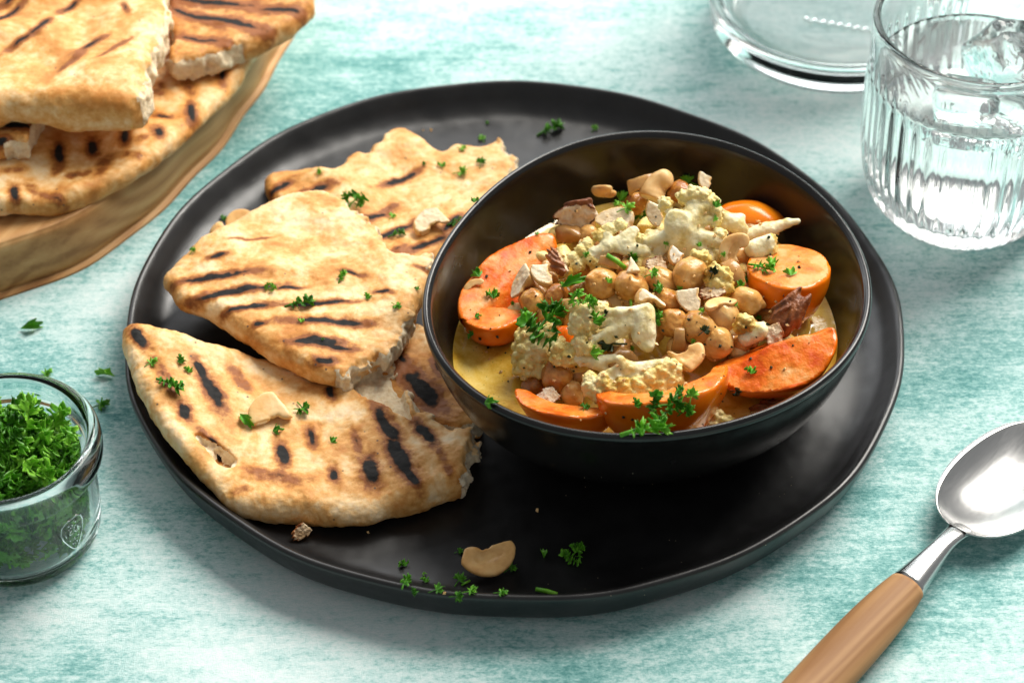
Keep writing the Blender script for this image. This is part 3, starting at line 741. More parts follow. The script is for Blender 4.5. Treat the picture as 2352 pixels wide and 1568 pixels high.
def pecan(px, py, size_px, ang, label, cuts, n=FACE, lift=.004, where='heap', z=None, group=None, stretch=(1, 1, 1)):
    p = heap(px, py, lift) if where == 'heap' else P(px, py, z)
    nut_piece('pecan', 'pecan_piece', int(px*5+py*3), p, frame(n, ang), size_px*PXM, cuts, label, group, False, False, stretch)
pecan(1322, 494, 102, 25, 'pale broken pecan with brown skin against the back wall of the bowl', [(-.4, -.5, 1, .0012), (1, 0, 0, .009)], lift=.006)
pecan(1279, 600, 74, -50, 'brown pecan piece standing at the end of the orange tomato', [(.2, 1, .3, .001), (1, 0, 0, .006)], lift=.006)
pecan(1815, 716, 118, 52, 'large ridged dark brown pecan leaning on the orange tomato chunk', [(-1, 0, 0, .012)], n=(-.25, -.6, .75), lift=.012, stretch=(1, 1.1, 1))
pecan(1779, 775, 66, 100, 'pecan chip with a pale hollow on the sloping tomato wedge', [(0, .3, 1, .0005), (1, .2, 0, .006)], lift=.010)
pecan(1768, 940, 88, 15, 'pecan piece floating in the sauce by the front rim of the bowl', [(-.3, -.6, .2, .004)], lift=.001)
pecan(1784, 868, 48, 75, 'brown pecan bit stuck in sauce under the sloping tomato wedge', [(1, .2, 0, .004), (-.4, -.3, 1, .002)], lift=.003)
pecan(1253, 914, 60, 30, 'white pecan chip with a brown vein below the glossy orange chickpea', [(0, .1, 1, -.0008), (1, .1, 0, .006)], lift=.006)
pecan(1634, 672, 62, 18, 'flat pecan flake with brown edge above the curved cashew sliver', [(0, .4, 1, .0006), (1, 0, 0, .008)], lift=.006)
pecan(1505, 608, 52, 10, 'pale pecan crumb chunk beside the pointed white cashew chip', [(0, 0, 1, -.0005), (1, .3, 0, .004)], lift=.004)
pecan(690, 1222, 46, 40, 'small pecan piece on the black plate at the edge of the split flatbread', [(0, -.6, 1, .0008), (1, .2, 0, .005)], where='plate', z=ZF+.004)

# cauliflower
def floret(px, py, heads, stems, label, lift=.004, seed=0, h=.00045, group=None, n=None, bump=1.0, cut=()):
    """heads (x,y,depth,r), stems (x,y,depth,r, x2,y2,depth2,r2): photo pixels; depth (pixels) towards the viewer"""
    p = heap(px, py, lift); k = PXM
    hs = [((x-px)*k, (py-y)*k, z*k, r*k*1.14) for x, y, z, r in heads]
    st = [((a-px)*k, (py-b)*k, c_*k, r*k, (a2-px)*k, (py-b2)*k, c2*k, r2*k) for a, b, c_, r, a2, b2, c2, r2 in stems]
    rs = np.random.RandomState(seed+100); buds = []
    for x, y, z, r in hs:
        nb = int(10+(r/.0022)**2*3.2)
        for i in range(nb):
            c_ = 1-2*(i+.5)/nb; q = math.sqrt(1-c_*c_); a = i*2.39996+rs.uniform(-.35, .35)
            buds.append((x+r*.90*q*math.cos(a), y+r*.90*q*math.sin(a), z+r*.90*c_, min(.0016, r*.34)*rs.uniform(.75, 1.25)))
    def hd(X, Y, Z):
        d = np.full(X.shape, 1.0)
        for x, y, z, r in hs: d = smin(d, np.sqrt((X-x)**2+(Y-y)**2+(Z-z)**2)-r*.96, .0008)
        if X.ndim == 3:
            gx, gy, gz = X[:, 0, 0], Y[0, :, 0], Z[0, 0, :]
            for x, y, z, r in buds:
                m_ = r+.0012
                i0, i1 = np.searchsorted(gx, (x-m_, x+m_)); j0, j1 = np.searchsorted(gy, (y-m_, y+m_)); k0, k1 = np.searchsorted(gz, (z-m_, z+m_))
                b = (slice(i0, i1), slice(j0, j1), slice(k0, k1))
                d[b] = np.minimum(d[b], np.sqrt((X[b]-x)**2+(Y[b]-y)**2+(Z[b]-z)**2)-r)
        else: d = d-.0009
        return d
    def sd(X, Y, Z):
        d = np.full(X.shape, 1.0)
        for a, b, c_, r, a2, b2, c2, r2 in st: d = smin(d, capsule(X, Y, Z, (a, b, c_), (a2, b2, c2), r, r2), .0011)
        return d
    def fn(X, Y, Z):
        d = smin(hd(X, Y, Z), sd(X, Y, Z), .0010)
        for nx_, ny_, nz_, o in cut: d = smax(d, nx_*X+ny_*Y+nz_*Z-o*k, .0028)
        return d
    al = [(x, y, z, r) for x, y, z, r in hs]+[q for s in st for q in (s[:4], s[4:])]
    lo = [min(q[i]-q[3] for q in al)-.003 for i in range(3)]; hi = [max(q[i]+q[3] for q in al)+.003 for i in range(3)]
    v, f = nets(fn, lo, hi, h); v = relax(v, f, 1, .3)
    X, Y, Z = v.T; nr = vnormals(v, f)
    w = sstep(-.0004, .0010, sd(X, Y, Z)-hd(X, Y, Z)-.0005) if st else np.ones(len(v))
    if not hs: w = np.zeros(len(v))
    b1 = .62-worley(X, Y, Z, 400, seed); b2 = .6-worley(X, Y, Z, 900, seed+5)
    dsp = bump*w*(.0003*b1+.00055*b2)+(1-w)*(.0005*fbm(X, Y, Z, 240, seed, 3)+.0002*fbm(X, Y, Z, 800, seed+1, 2))
    v = v+nr*dsp[:, None]
    cls = (w > .5).astype(int)
    R = VIEW if n is None else frame(n, 0)
    return parts_thing('cauliflower_floret', put(R, p), split(v, f, cls), ['stem', 'head'], [MT['stem'], MT['head']], label, 'cauliflower', group)
floret(1560, 520, [(1572, 455, 0, 15), (1592, 448, 4, 17), (1614, 452, 2, 16), (1630, 466, 0, 16), (1640, 486, -2, 14), (1640, 506, -8, 14), (1650, 540, 2, 15), (1658, 560, 0, 15), (1648, 582, -4, 17), (1625, 596, -6, 18), (1598, 606, -10, 18), (1570, 606, -14, 18), (1542, 602, -14, 18), (1512, 590, -10, 17), (1488, 570, -6, 15), (1474, 552, -2, 13), (1500, 545, -14, 16), (1530, 470, -14, 14)],
       [(1552, 508, 36, 29, 1566, 532, -4, 36), (1572, 515, 12, 20, 1592, 468, 6, 13), (1575, 515, 12, 20, 1622, 470, 4, 14), (1578, 522, 10, 20, 1638, 498, -2, 12), (1578, 535, 12, 22, 1648, 554, 4, 14), (1578, 545, 8, 22, 1628, 588, -2, 14), (1568, 548, 6, 20, 1592, 598, -6, 13), (1550, 538, 10, 20, 1486, 558, 2, 12), (1556, 548, 4, 20, 1552, 596, -10, 13), (1550, 545, 6, 20, 1510, 580, -4, 12), (1552, 515, 0, 14, 1535, 480, -12, 8)],
       'largest cauliflower floret on the stew with its round cut stem facing out', .010, 3, cut=[(-.2, .12, .97, 44)])
floret(1412, 556, [(1318, 588, 2, 13), (1335, 572, 2, 14), (1355, 590, -2, 15), (1330, 606, -4, 14), (1378, 540, -8, 14), (1400, 526, -8, 14), (1424, 516, -8, 13), (1370, 604, -6, 14), (1395, 612, -8, 14), (1350, 560, -6, 14)],
       [(1365, 578, 4, 14, 1440, 548, 10, 20), (1400, 562, 8, 18, 1478, 576, 8, 17), (1440, 545, 8, 20, 1455, 530, 4, 14), (1470, 575, 6, 16, 1502, 602, 2, 9), (1395, 565, 4, 16, 1395, 540, -4, 12), (1385, 570, 4, 14, 1385, 600, -4, 10)], 'flat pale cauliflower slab with herb specks, beside the largest floret', .006, 5, cut=[(-.15, .3, .94, 13)])
floret(1425, 757, [(1332, 712, 6, 14), (1350, 718, 6, 15), (1330, 734, 8, 15), (1328, 752, 6, 15), (1350, 744, 4, 16), (1336, 784, 8, 14), (1350, 796, 6, 15), (1334, 800, 2, 13), (1366, 708, 2, 13), (1372, 734, -2, 18), (1384, 708, -4, 12), (1366, 802, -2, 14), (1352, 768, -6, 16)],
       [(1490, 718, 10, 20, 1488, 762, 12, 23), (1468, 722, 8, 18, 1470, 770, 12, 20), (1480, 714, 6, 15, 1420, 722, 6, 12), (1425, 722, 4, 12, 1350, 716, 4, 7), (1455, 732, 6, 14, 1400, 762, 6, 10), (1400, 762, 6, 10, 1345, 790, 6, 7), (1420, 736, 4, 11, 1350, 744, 2, 8), (1474, 770, 10, 20, 1484, 786, 10, 20), (1450, 745, 6, 14, 1400, 776, 0, 12)], 'cauliflower floret lying sideways with a thick yellow green stem and a dark leaf', .009, 7, cut=[(.9, .1, .42, 76)])
floret(1450, 862, [(1362, 886, 4, 16), (1376, 900, 6, 17), (1388, 876, 10, 16), (1406, 892, 14, 18), (1420, 908, 8, 18), (1430, 884, 16, 18), (1450, 900, 12, 19), (1462, 880, 16, 18), (1480, 894, 10, 18), (1488, 866, 14, 17), (1508, 880, 8, 17), (1514, 852, 10, 16), (1532, 866, 4, 16), (1534, 840, 6, 14), (1546, 850, 0, 13), (1528, 888, -4, 17), (1500, 906, 0, 18), (1400, 918, 0, 17), (1450, 918, 2, 18), (1548, 872, -6, 14), (1360, 868, -2, 13)],
       [(1424, 828, 16, 11, 1440, 848, 12, 14), (1442, 846, 12, 14, 1484, 858, 12, 9), (1442, 846, 12, 14, 1408, 870, 10, 9), (1442, 848, 10, 13, 1525, 834, 8, 8), (1450, 850, 8, 12, 1455, 872, 12, 9), (1436, 842, 10, 12, 1385, 866, 8, 8)], 'front cauliflower floret with a dense knobbly yellow head above the tomato wedge', .013, 9)
floret(1340, 825, [(1286, 802, 4, 15), (1304, 822, 6, 16), (1284, 824, 2, 15), (1312, 806, 0, 16), (1322, 830, 0, 12)], [(1310, 822, 2, 13, 1365, 830, 4, 14), (1365, 830, 4, 14, 1408, 822, 4, 10), (1365, 832, 2, 13, 1385, 845, 0, 10)], 'slim cauliflower sprig with a pointed pale stem', .006, 11)
floret(1235, 812, [(1215, 775, 2, 24), (1248, 776, 4, 24), (1270, 795, 0, 20), (1208, 808, 4, 24), (1238, 808, 8, 26), (1262, 830, 2, 22), (1212, 842, 4, 24), (1242, 846, 4, 22), (1200, 825, -8, 18), (1225, 862, -6, 18)], [], 'knobbly cauliflower head rising from the yellow sauce under a parsley sprig', .003, 13)
floret(1652, 640, [(1640, 625, 2, 16), (1660, 632, 4, 17), (1650, 655, 4, 18), (1668, 658, 0, 15), (1635, 645, 0, 14)], [], 'small yellow cauliflower crown with a dark herb leaf, beside the large smooth chickpea', .007, 15)
floret(1608, 595, [(1600, 590, 2, 13), (1615, 592, 2, 14), (1608, 606, 0, 13)], [], 'tiny yellow cauliflower bud under the largest floret', .008, 17)
floret(1710, 745, [(1700, 752, 2, 13), (1715, 738, 4, 13), (1722, 748, 0, 12), (1705, 735, 0, 11)], [(1700, 755, 0, 9, 1685, 762, -4, 7)], 'bright yellow cauliflower crumb between chickpeas', .008, 19)
floret(1740, 768, [(1752, 755, 0, 10)], [(1715, 775, 0, 18, 1745, 762, 4, 20)], 'pale grey cauliflower stem chunk beside the bright yellow crumb', .006, 21)
floret(1656, 975, [(1650, 962, 2, 16), (1668, 970, 2, 15), (1640, 978, 2, 16), (1662, 985, 2, 14)], [], 'cream cauliflower tip in the sauce behind the front tomato wedge', .001, 23)
floret(1782, 520, [], [(1722, 542, 0, 17, 1765, 528, 4, 19), (1765, 528, 4, 19, 1808, 512, 6, 10), (1808, 512, 6, 10, 1832, 508, 8, 7)], 'smooth tapering white cauliflower stem tip pointing at the bowl wall', .009, 25)
floret(1748, 564, [(1770, 552, 0, 12), (1768, 572, 0, 13)], [(1728, 570, 2, 19, 1762, 556, 4, 16), (1738, 578, 2, 17, 1765, 572, 2, 14)], 'pale cauliflower chunk beside the smooth split cashew half', .008, 27)
floret(1674, 510, [(1650, 490, -2, 12)], [(1655, 495, 0, 15, 1690, 515, 6, 19), (1690, 515, 6, 19, 1705, 528, 2, 15), (1660, 515, 4, 14, 1700, 500, -2, 12)], 'yellow green cauliflower leaf base behind the largest floret', .006, 29)

# tomato
def tomato(px0, py0, z0, px1, py1, z1, out, half_ang, label, R=.021, wall=.009, L=1.0, group='orange tomato wedges in the stew', seed=0, solid=False, flip=0.0, off=.7, trim=None, deep=1.0):
    """long axis between two photo points, out: the direction its skin faces; a thick-walled wedge of a tomato"""
    a, b = P(px0, py0, z0), P(px1, py1, z1)
    X = (b-a); Ln = X.length; X.normalize()
    O = Vector(out); Zx = (O-O.dot(X)*X).normalized(); Yx = Zx.cross(X)
    sx = Ln/2*L
    ca, sa = math.cos(math.radians(half_ang)), math.sin(math.radians(half_ang))
    def outer(x, y, z):
        s = np.sqrt((x/sx)**2+(y/R)**2+(z/(R*deep))**2)
        return (s-1)*min(R, sx)+.0018*fbm(x, y, z, 55, seed, 2)
    def inner(x, y, z):
        cut = np.maximum(y*ca-z*sa, -y*ca-z*sa)+.0018*fbm(x, y, z, 60, seed+3, 2)+.0003*fbm(x, y, z, 400, seed+4, 2)
        if not solid:
            s = np.sqrt((x/(sx-wall*.55))**2+(y/(R-wall))**2+(z/(R-wall))**2)
            cut = smax(cut, -(s-1)*(R-wall)+.0006*fbm(x, y, z, 200, seed+7, 2), .0015)
        if trim: cut = np.maximum(cut, trim[0]*x+trim[1]*y+trim[2]*z-trim[3])
        return cut
    fn = lambda x, y, z: smax(outer(x, y, z), inner(x, y, z), .0006)
    v, f = nets(fn, (-sx-.002, -R-.002, -.004), (sx+.002, R+.002, R*deep+.003), .0008)
    v = relax(v, f, 1); x, y, z = v.T; n = vnormals(v, f)
    cls = (outer(x, y, z) < -.0008).astype(int)
    v = v+n*np.where(cls == 1, .00025*fbm(x, y, z, 420, seed, 3), 0)[:, None]
    loc = (a+b)/2-Zx*(R*off)
    return parts_thing('tomato_wedge', put(rotm(X, Yx, Zx), loc), split(v, f, cls), ['skin', 'flesh'], [MT['skin'], MT['flesh']], label, 'tomato', group)
tomato(1078, 735, .046, 1258, 552, .048, (-.50, -.10, -.86), 74, 'large soft tomato half against the bowl wall, cut face up under two cashew chunks', .0130, .009, 1.05, seed=2, off=.16, solid=True)
tomato(1062, 735, .043, 1212, 735, .046, (-.20, -.60, -.76), 58, 'rounded salmon tomato wedge dipping into the yellow sauce', .0155, .011, 1.05, seed=4, off=.34, solid=True)
tomato(1712, 608, .060, 1912, 612, .060, (.16, -.22, -.96), 84, 'thick orange tomato chunk, cut face up, beside the leaning pecan', .0165, .013, 1.0, seed=6, off=.06, solid=True, deep=1.5)
tomato(1640, 862, .048, 1925, 770, .057, (.12, -.22, -.97), 62, 'long orange tomato wedge sloping up to the bowl rim', .0180, .0115, 1.0, seed=8, off=.20, solid=True)
tomato(1385, 992, .046, 1696, 915, .052, (.10, -.86, -.36), 48, 'shiny orange tomato wedge with skin towards the front rim of the bowl', .0235, .0125, 1.0, seed=10, off=.62)
tomato(1180, 945, .041, 1415, 985, .044, (-.12, -.80, -.40), 44, 'soft salmon tomato strip in sauce along the front rim of the bowl', .015, .011, 1.08, seed=12, off=.62)
tomato(1645, 485, .046, 1810, 515, .045, (.20, .30, .90), 70, 'brownish tomato wedge at the back wall of the bowl', .0085, .010, 1.05, seed=14, off=.3, solid=True)
tomato(1268, 768, .047, 1330, 776, .047, (0, -.6, .8), 60, 'small orange tomato scrap between the florets', .006, .006, 1.1, seed=16, off=.4, solid=True)

# onion slivers
def onion(px, py, size_px, ang, label, n=FACE, lift=.006, arc=.9, seed=0):
    Rr, t = .0105, .0011
    def fn(X, Y, Z):
        d = np.abs(np.sqrt(X**2+Y**2+(Z+Rr)**2)-Rr)-t
        d = np.maximum(d, np.abs(Y)-.0042-.0006*np.sin(X*300+seed))
        return smax(d, np.abs(X)-.0085*arc, .0004)+.0002*vnoise(X*300, Y*300, Z*300, seed)
    v, f = nets(fn, (-.012, -.008, -.012), (.012, .008, .004), .0005)
    v = relax(v, f, 1)*(size_px*PXM/.017)
    tag(link('onion_slice', mesh('onion_slice', v, f, MT['onion']), put(frame(n, ang), heap(px, py, lift))), label, 'onion')
onion(1309, 715, 62, 100, 'pinkish translucent onion piece standing left of the sideways floret', (-.3, -.75, .5), .009)
onion(1690, 628, 66, -60, 'curved translucent onion layer under the smooth split cashew half', (.2, -.6, .7), .007, 1.1, 2)
onion(1560, 786, 56, 88, 'pale onion strip hanging between chickpeas behind the front floret', (0, -.9, .3), .005, 1.0, 3)
onion(1470, 420, 70, 10, 'glassy onion piece at the back wall beside parsley', (-.3, -.5, .7), .004, 1.0, 5)
onion(1548, 455, 50, 40, 'amber onion piece behind the largest floret', (-.1, -.6, .7), .006, 1.0, 6)
onion(1400, 600, 48, -15, 'thin onion sliver above the chickpeas below the pale slab', (0, -.6, .7), .006, 1.0, 7)
onion(1760, 610, 44, 20, 'onion sliver at the hollow of the thick tomato chunk', (0, -.5, .8), .004, 1.0, 8)

# softened vegetable bits filling the heap
def bit_mesh(seed):
    rs = np.random.RandomState(seed); pl = rs.normal(size=(7, 3)); pl /= np.linalg.norm(pl, axis=1)[:, None]; of = rs.uniform(.0022, .0040, 7)
    def fn(X, Y, Z):
        d = np.sqrt(X**2+(Y*1.3)**2+(Z*1.5)**2)-.0048
        for p_, o_2 in zip(pl, of): d = smax(d, X*p_[0]+Y*p_[1]+Z*p_[2]-o_2, .0008)
        return d+.0005*vnoise(X*420, Y*420, Z*420, seed)
    v, f = nets(fn, (-.0065,)*3, (.0065,)*3, .0006)
    return mesh('vegetable_bit', relax(v, f, 1), f, MT['onion'])
BM = [bit_mesh(i) for i in range(5)]
BM2 = []
for me in BM[:3]:
    q = me.copy(); q.materials.clear(); q.materials.append(MT['head']); BM2.append(q)
frn = random.Random(8); cnt = 0
while cnt < 120:
    a, r = frn.uniform(0, 6.283), math.sqrt(frn.random())
    x, y = HC[0]+.056*r*math.cos(a), HC[1]+.050*r*math.sin(a)
    if (x-BC.x < -.03 and y-BC.y < -.02) or (x-BC.x > .02 and y-BC.y < -.045): continue
    R = Matrix.Rotation(frn.uniform(0, 6), 4, 'Z') @ Matrix.Rotation(frn.uniform(0, 6), 4, 'X')
    yl = frn.random() < .35; s = frn.uniform(.7, 1.35)
    tag(link('vegetable_bit', frn.choice(BM2 if yl else BM), put(R, Vector((x, y, dome(x, y)-frn.uniform(.0005, .0035)))) @ Matrix.Scale(s, 4)),
        'small yellow cauliflower crumb mixed into the stew' if yl else 'small soft onion bit mixed into the stew', 'vegetable', 'cauliflower crumbs in the stew' if yl else 'onion bits in the stew')
    cnt += 1

# ------------------------------------------------------------------ drinking glass, water, ice, carafe
GC = Vector((.188, .081, 0))
def flute(t, r, z):
    w = sstep(.004, .012, np.array(z))*sstep(.074, .066, np.array(z))*(1 if r > .030 else 0)
    return r+float(w)*.0007*math.cos(44*t)
gp_out = [(0, .0012), (.022, .0012), (.026, .0004), (.0285, .0010), (.0335, .0045), (.0385, .0125), (.0418, .0240), (.0434, .040), (.0440, .060), (.0441, .080), (.0441, .0900), (.0444, .0932), (.0440, .0950), (.0428, .0957)]
gp_in = [(.0414, .0950), (.0409, .0932), (.0411, .0900), (.0413, .080), (.0412, .060), (.0405, .040), (.0388, .026), (.0352, .0165), (.030, .0125), (.018, .0108), (0, .0106)]
v, f = lathe(smooth_prof(gp_out+gp_in, 4), 352, flute)
tag(link('drinking_glass', mesh('drinking_glass', v, f, MT['glass']), Matrix.Translation(GC)), 'ribbed clear glass tumbler of iced water', 'glass')
WL = .068
v, f = lathe(smooth_prof([(0, .0107), (.018, .0109), (.030, .0126), (.0353, .0166), (.0389, .0260), (.0406, .040), (.0413, .060), (.04135, WL+.0012)], 4)+[(.0405, WL+.0003), (.038, WL), (.02, WL), (0, WL)], 96)
tag(link('water', mesh('water', v, f, MT['water']), Matrix.Translation(GC)), 'clear water filling the ribbed tumbler', 'water', None, 'thing')
def ice(loc, rot, s, label, seed):
    def fn(X, Y, Z):
        q = [np.abs(A)-s[i]+.0035 for i, A in enumerate((X, Y, Z))]
        d = np.sqrt(sum(np.maximum(a, 0)**2 for a in q))+np.minimum(np.maximum(np.maximum(q[0], q[1]), q[2]), 0)-.0035
        return d+.0007*fbm(X, Y, Z, 90, seed, 2)
    v, f = nets(fn, [-a-.002 for a in s], [a+.002 for a in s], .0012)
    v = relax(v, f, 2)
    R = Matrix.Rotation(rot[2], 4, 'Z') @ Matrix.Rotation(rot[1], 4, 'Y') @ Matrix.Rotation(rot[0], 4, 'X')
    tag(link('ice_cube', mesh('ice_cube', v, f, MT['ice']), put(R, GC+Vector(loc))), label, 'ice')
ice((.013, .008, .070), (.5, .35, .4), (.0135, .0125, .013), 'tilted ice cube standing proud of the water in the tumbler', 1)
ice((-.006, -.012, .0615), (.05, .08, -.15), (.0125, .0105, .0095), 'flat ice cube floating level with the water near the glass wall', 2)
ice((.014, -.014, .058), (.2, .5, .9), (.010, .011, .010), 'ice cube sunk beside the level one in the tumbler', 4)

CC = Vector((.150, .213, 0))
v, f = lathe(smooth_prof([(0, .0030), (.036, .0030), (.046, .0016), (.050, .0004), (.054, .0012), (.0572, .0050), (.0585, .0105), (.0585, .014), (.0578, .018), (.0576, .05), (.0572, .10), (.052, .15), (.040, .19), (.034, .22), (.036, .25), (.0365, .2512),
              (.0345, .2505), (.0322, .22), (.0380, .19), (.0500, .15), (.0548, .10), (.0552, .05), (.0550, .022), (.0520, .0150), (.046, .0122), (.03, .0112), (0, .0110)], 4), 160)
car = tag(empty('carafe', Matrix.Translation(CC)), 'clear glass carafe with a thick base standing behind the tumbler', 'carafe')
link('body', mesh('carafe_body', v, f, MT['glass']), None, car)
wv = [(-.016+.032*i/60, -.012-.010*i/60+.0016*math.sin(i*.9)*(1 if i % 7 else .3), .0123) for i in range(61)]
link('raised_mark', mesh('raised_mark', *tube(wv, .0007, 6), MT['glass']), None, car)


# ------------------------------------------------------------------ jar of parsley
JC = Vector((-.1800, -.1010, 0))
jar = tag(empty('glass_jar', Matrix.Translation(JC)), 'small clear glass jar with a thick rolled rim full of curly parsley', 'jar')
v, f = lathe(smooth_prof([(0, .0022), (.020, .0022), (.024, .0006), (.0262, .0006), (.0285, .0030), (.0302, .0075), (.0308, .020), (.0310, .0345), (.0314, .0368), (.0336, .0378), (.0348, .0400), (.0350, .0440), (.0345, .0476), (.0330, .0496), (.0312, .0498),
              (.0302, .0486), (.0297, .0465), (.0291, .0440), (.0288, .040), (.0284, .034), (.0281, .020), (.0274, .0090), (.0245, .0058), (.018, .0050), (0, .0048)], 4), 128)
link('body', mesh('jar_body', v, f, MT['jar']), None, jar)
# raised strawberry emblem with the word inside
def on_jar(u, w, az=math.radians(-38), zc=.0205, r=.0309):
    a = az+u/r; return (r*math.cos(a), r*math.sin(a), zc+w)
ev, ef = [], []
def stroke(pts, r=.00030):
    global ev, ef
    v, f = tube([on_jar(x*.001, y*.001) for x, y in pts], r, 6); b = len(ev)
    ev += v; ef += [tuple(i+b for i in q) for q in f]
sb = [(0, 7), (2.4, 7.2), (4.6, 5.6), (5.3, 3), (4.6, -.5), (3, -4), (1.2, -6.8), (0, -7.8), (-1.2, -6.8), (-3, -4), (-4.6, -.5), (-5.3, 3), (-4.6, 5.6), (-2.4, 7.2), (0, 7)]
stroke(sb)
for lt, ox in (('W', -3.6), ('E', -1.5), ('C', .5), ('K', 2.4)):
    g = {'W': [[(0, 1.6), (.45, -1.6), (.85, .8), (1.25, -1.6), (1.7, 1.6)]], 'E': [[(1.3, 1.5), (0, 1.5), (0, -1.5), (1.3, -1.5)], [(0, 0), (1, 0)]],
         'C': [[(1.4, 1.2), (.8, 1.6), (.2, 1), (0, 0), (.2, -1), (.8, -1.6), (1.4, -1.2)]], 'K': [[(0, 1.6), (0, -1.6)], [(1.3, 1.6), (0, 0), (1.3, -1.6)]]}[lt]
    for s_ in g: stroke([(x+ox, y+1.6) for x, y in s_], .00024)
for x, y in ((-1.6, 5.2), (1.6, 5.2), (0, 4.6), (-2, -1.8), (0, -2.2), (2, -1.8), (-1, -4), (1, -4)): stroke([(x, y), (x, y-.7)], .0003)
link('raised_emblem', mesh('raised_emblem', ev, ef, MT['jar']), None, jar)

# ------------------------------------------------------------------ parsley
def leaflet(seed, L, lobes=3, ruffle=.5, cup=.3, teeth=9, spread=2.1):
    """toothed fan leaf from its base at the origin along +X, with thickness; returns verts, faces"""
    r_ = random.Random(seed); nr, nt = 5, 30; v, f = [], []
    p1, p2, fr = r_.uniform(0, 6), r_.uniform(0, 6), r_.choice((4, 5, 6))
    for side in (0, 1):
        for i in range(nr+1):
            for j in range(nt+1):
                t = (j/nt-.5)*2
                ang = t*spread/2
                env = (.62+.38*abs(math.cos(lobes*math.pi*t/2)))*(1-.30*abs(t)**2)
                tri = abs(((t*teeth/2+.25) % 1)-.5)*2
                R = L*env*(1-.30*tri*(i/nr)**2)
                q = i/nr; rad = R*q
                x, y = rad*math.cos(ang), rad*math.sin(ang)
                z = ruffle*L*q*q*.42*math.sin(fr*ang*1.6+p1)+.16*ruffle*L*q**3*math.sin(11*ang+p2)+cup*L*q*q*(.6*abs(t)-.15)
                v.append((x, y, z+(.00011 if side == 0 else -.00011)))
    K = (nr+1)*(nt+1)
    for i in range(nr):
        for j in range(nt):
            a, b, c_, d = i*(nt+1)+j, (i+1)*(nt+1)+j, (i+1)*(nt+1)+j+1, i*(nt+1)+j+1
            f.append((a, b, c_, d)); f.append((K+d, K+c_, K+b, K+a))
    for j in range(nt):
        a, b = nr*(nt+1)+j, nr*(nt+1)+j+1; f.append((a, K+a, K+b, b))
    for i in range(nr):
        a, b = i*(nt+1), (i+1)*(nt+1); f.append((a, K+a, K+b, b))
        a, b = i*(nt+1)+nt, (i+1)*(nt+1)+nt; f.append((a, b, K+b, K+a))
    return v, f
def sprig(seed, kind):
    """parsley piece about 1 cm long lying in XY, Z up; returns verts, faces"""
    r_ = random.Random(seed); V, F = [], []
    def add(v, f, m4):
        b = len(V); V.extend([tuple(m4 @ Vector(p)) for p in v]); F.extend([tuple(i+b for i in q) for q in f])
    E = lambda x, y, z: Matrix.Rotation(z, 4, 'Z') @ Matrix.Rotation(y, 4, 'Y') @ Matrix.Rotation(x, 4, 'X')
    T = Matrix.Translation
    if kind == 'flake':
        add(*leaflet(seed, .0062, 2, .55, .35, 7), T((-.003, 0, .0008)) @ E(r_.uniform(-.4, .4), -.25, 0))
        if r_.random() < .6: add(*leaflet(seed+1, .0045, 2, .6, .3, 5), T((-.001, .001, .001)) @ E(.3, -.5, 1.6))
    elif kind == 'leaf':
        add(*tube([(-.006, 0, .0006), (-.002, .0003, .001), (.001, 0, .0012)], [.0004, .00035, .0003], 6), Matrix.Identity(4))
        for a, s in ((0, .0068), (1.0, .0055), (-1.1, .0055)):
            add(*leaflet(seed+int(a*10), s, 3, .5, .35, 9), T((.0, 0, .0012)) @ E(r_.uniform(-.5, .5), r_.uniform(-.5, -.1), a))
    elif kind == 'curly':
        add(*tube([(-.005, 0, .0006), (-.001, .0005, .0016), (.003, 0, .0024)], [.0005, .0004, .0003], 6), Matrix.Identity(4))
        for k in range(9):
            a = k*2.4+r_.uniform(-.4, .4); rr_ = .0008+.0030*math.sqrt(k/9)
            add(*leaflet(seed+k*3, r_.uniform(.0030, .0046), 3, 1.0, .6, 9, 2.6), T((rr_*math.cos(a)*1.2, rr_*math.sin(a)*.9, .0016+.0010*r_.random())) @ E(r_.uniform(-.7, .7), r_.uniform(-1.1, -.2), a))
    elif kind == 'stem':
        add(*tube([(-.005, 0, .0009), (0, .0002, .001), (.005, -.0002, .0009)], [.0010, .0011, .0010], 8), Matrix.Identity(4))
    elif kind == 'branch':
        add(*tube([(-.008, -.0004, .0006), (-.003, .0006, .0012), (.003, 0, .0014)], [.0007, .0006, .0004], 6), Matrix.Identity(4))
        for k, (x, a, s) in enumerate(((.002, .3, .0058), (.001, -.8, .005), (-.002, 1.0, .0045), (-.004, -1.0, .0045), (.003, .0, .0055))):
            add(*leaflet(seed+k*5, s, 3, .8, .5, 9), T((x, 0, .0012)) @ E(r_.uniform(-.8, .8), r_.uniform(-.9, -.2), a))
    elif kind == 'sliver':
        add(*leaflet(seed, .0075, 1, .35, .5, 5, .9), T((-.0035, 0, .0008)) @ E(.5, -.15, 0))
    return V, F
PV = {k: [mesh('parsley_'+k, *sprig(s*31+i*7+3, k), MT['parsley']) for i in range(n)] for s, (k, n) in enumerate((('flake', 4), ('leaf', 4), ('curly', 4), ('stem', 1), ('branch', 3), ('sliver', 2)))}
HERB = [mesh('herb_leaf', *sprig(77+i, 'leaf'), MT['herb']) for i in range(2)]
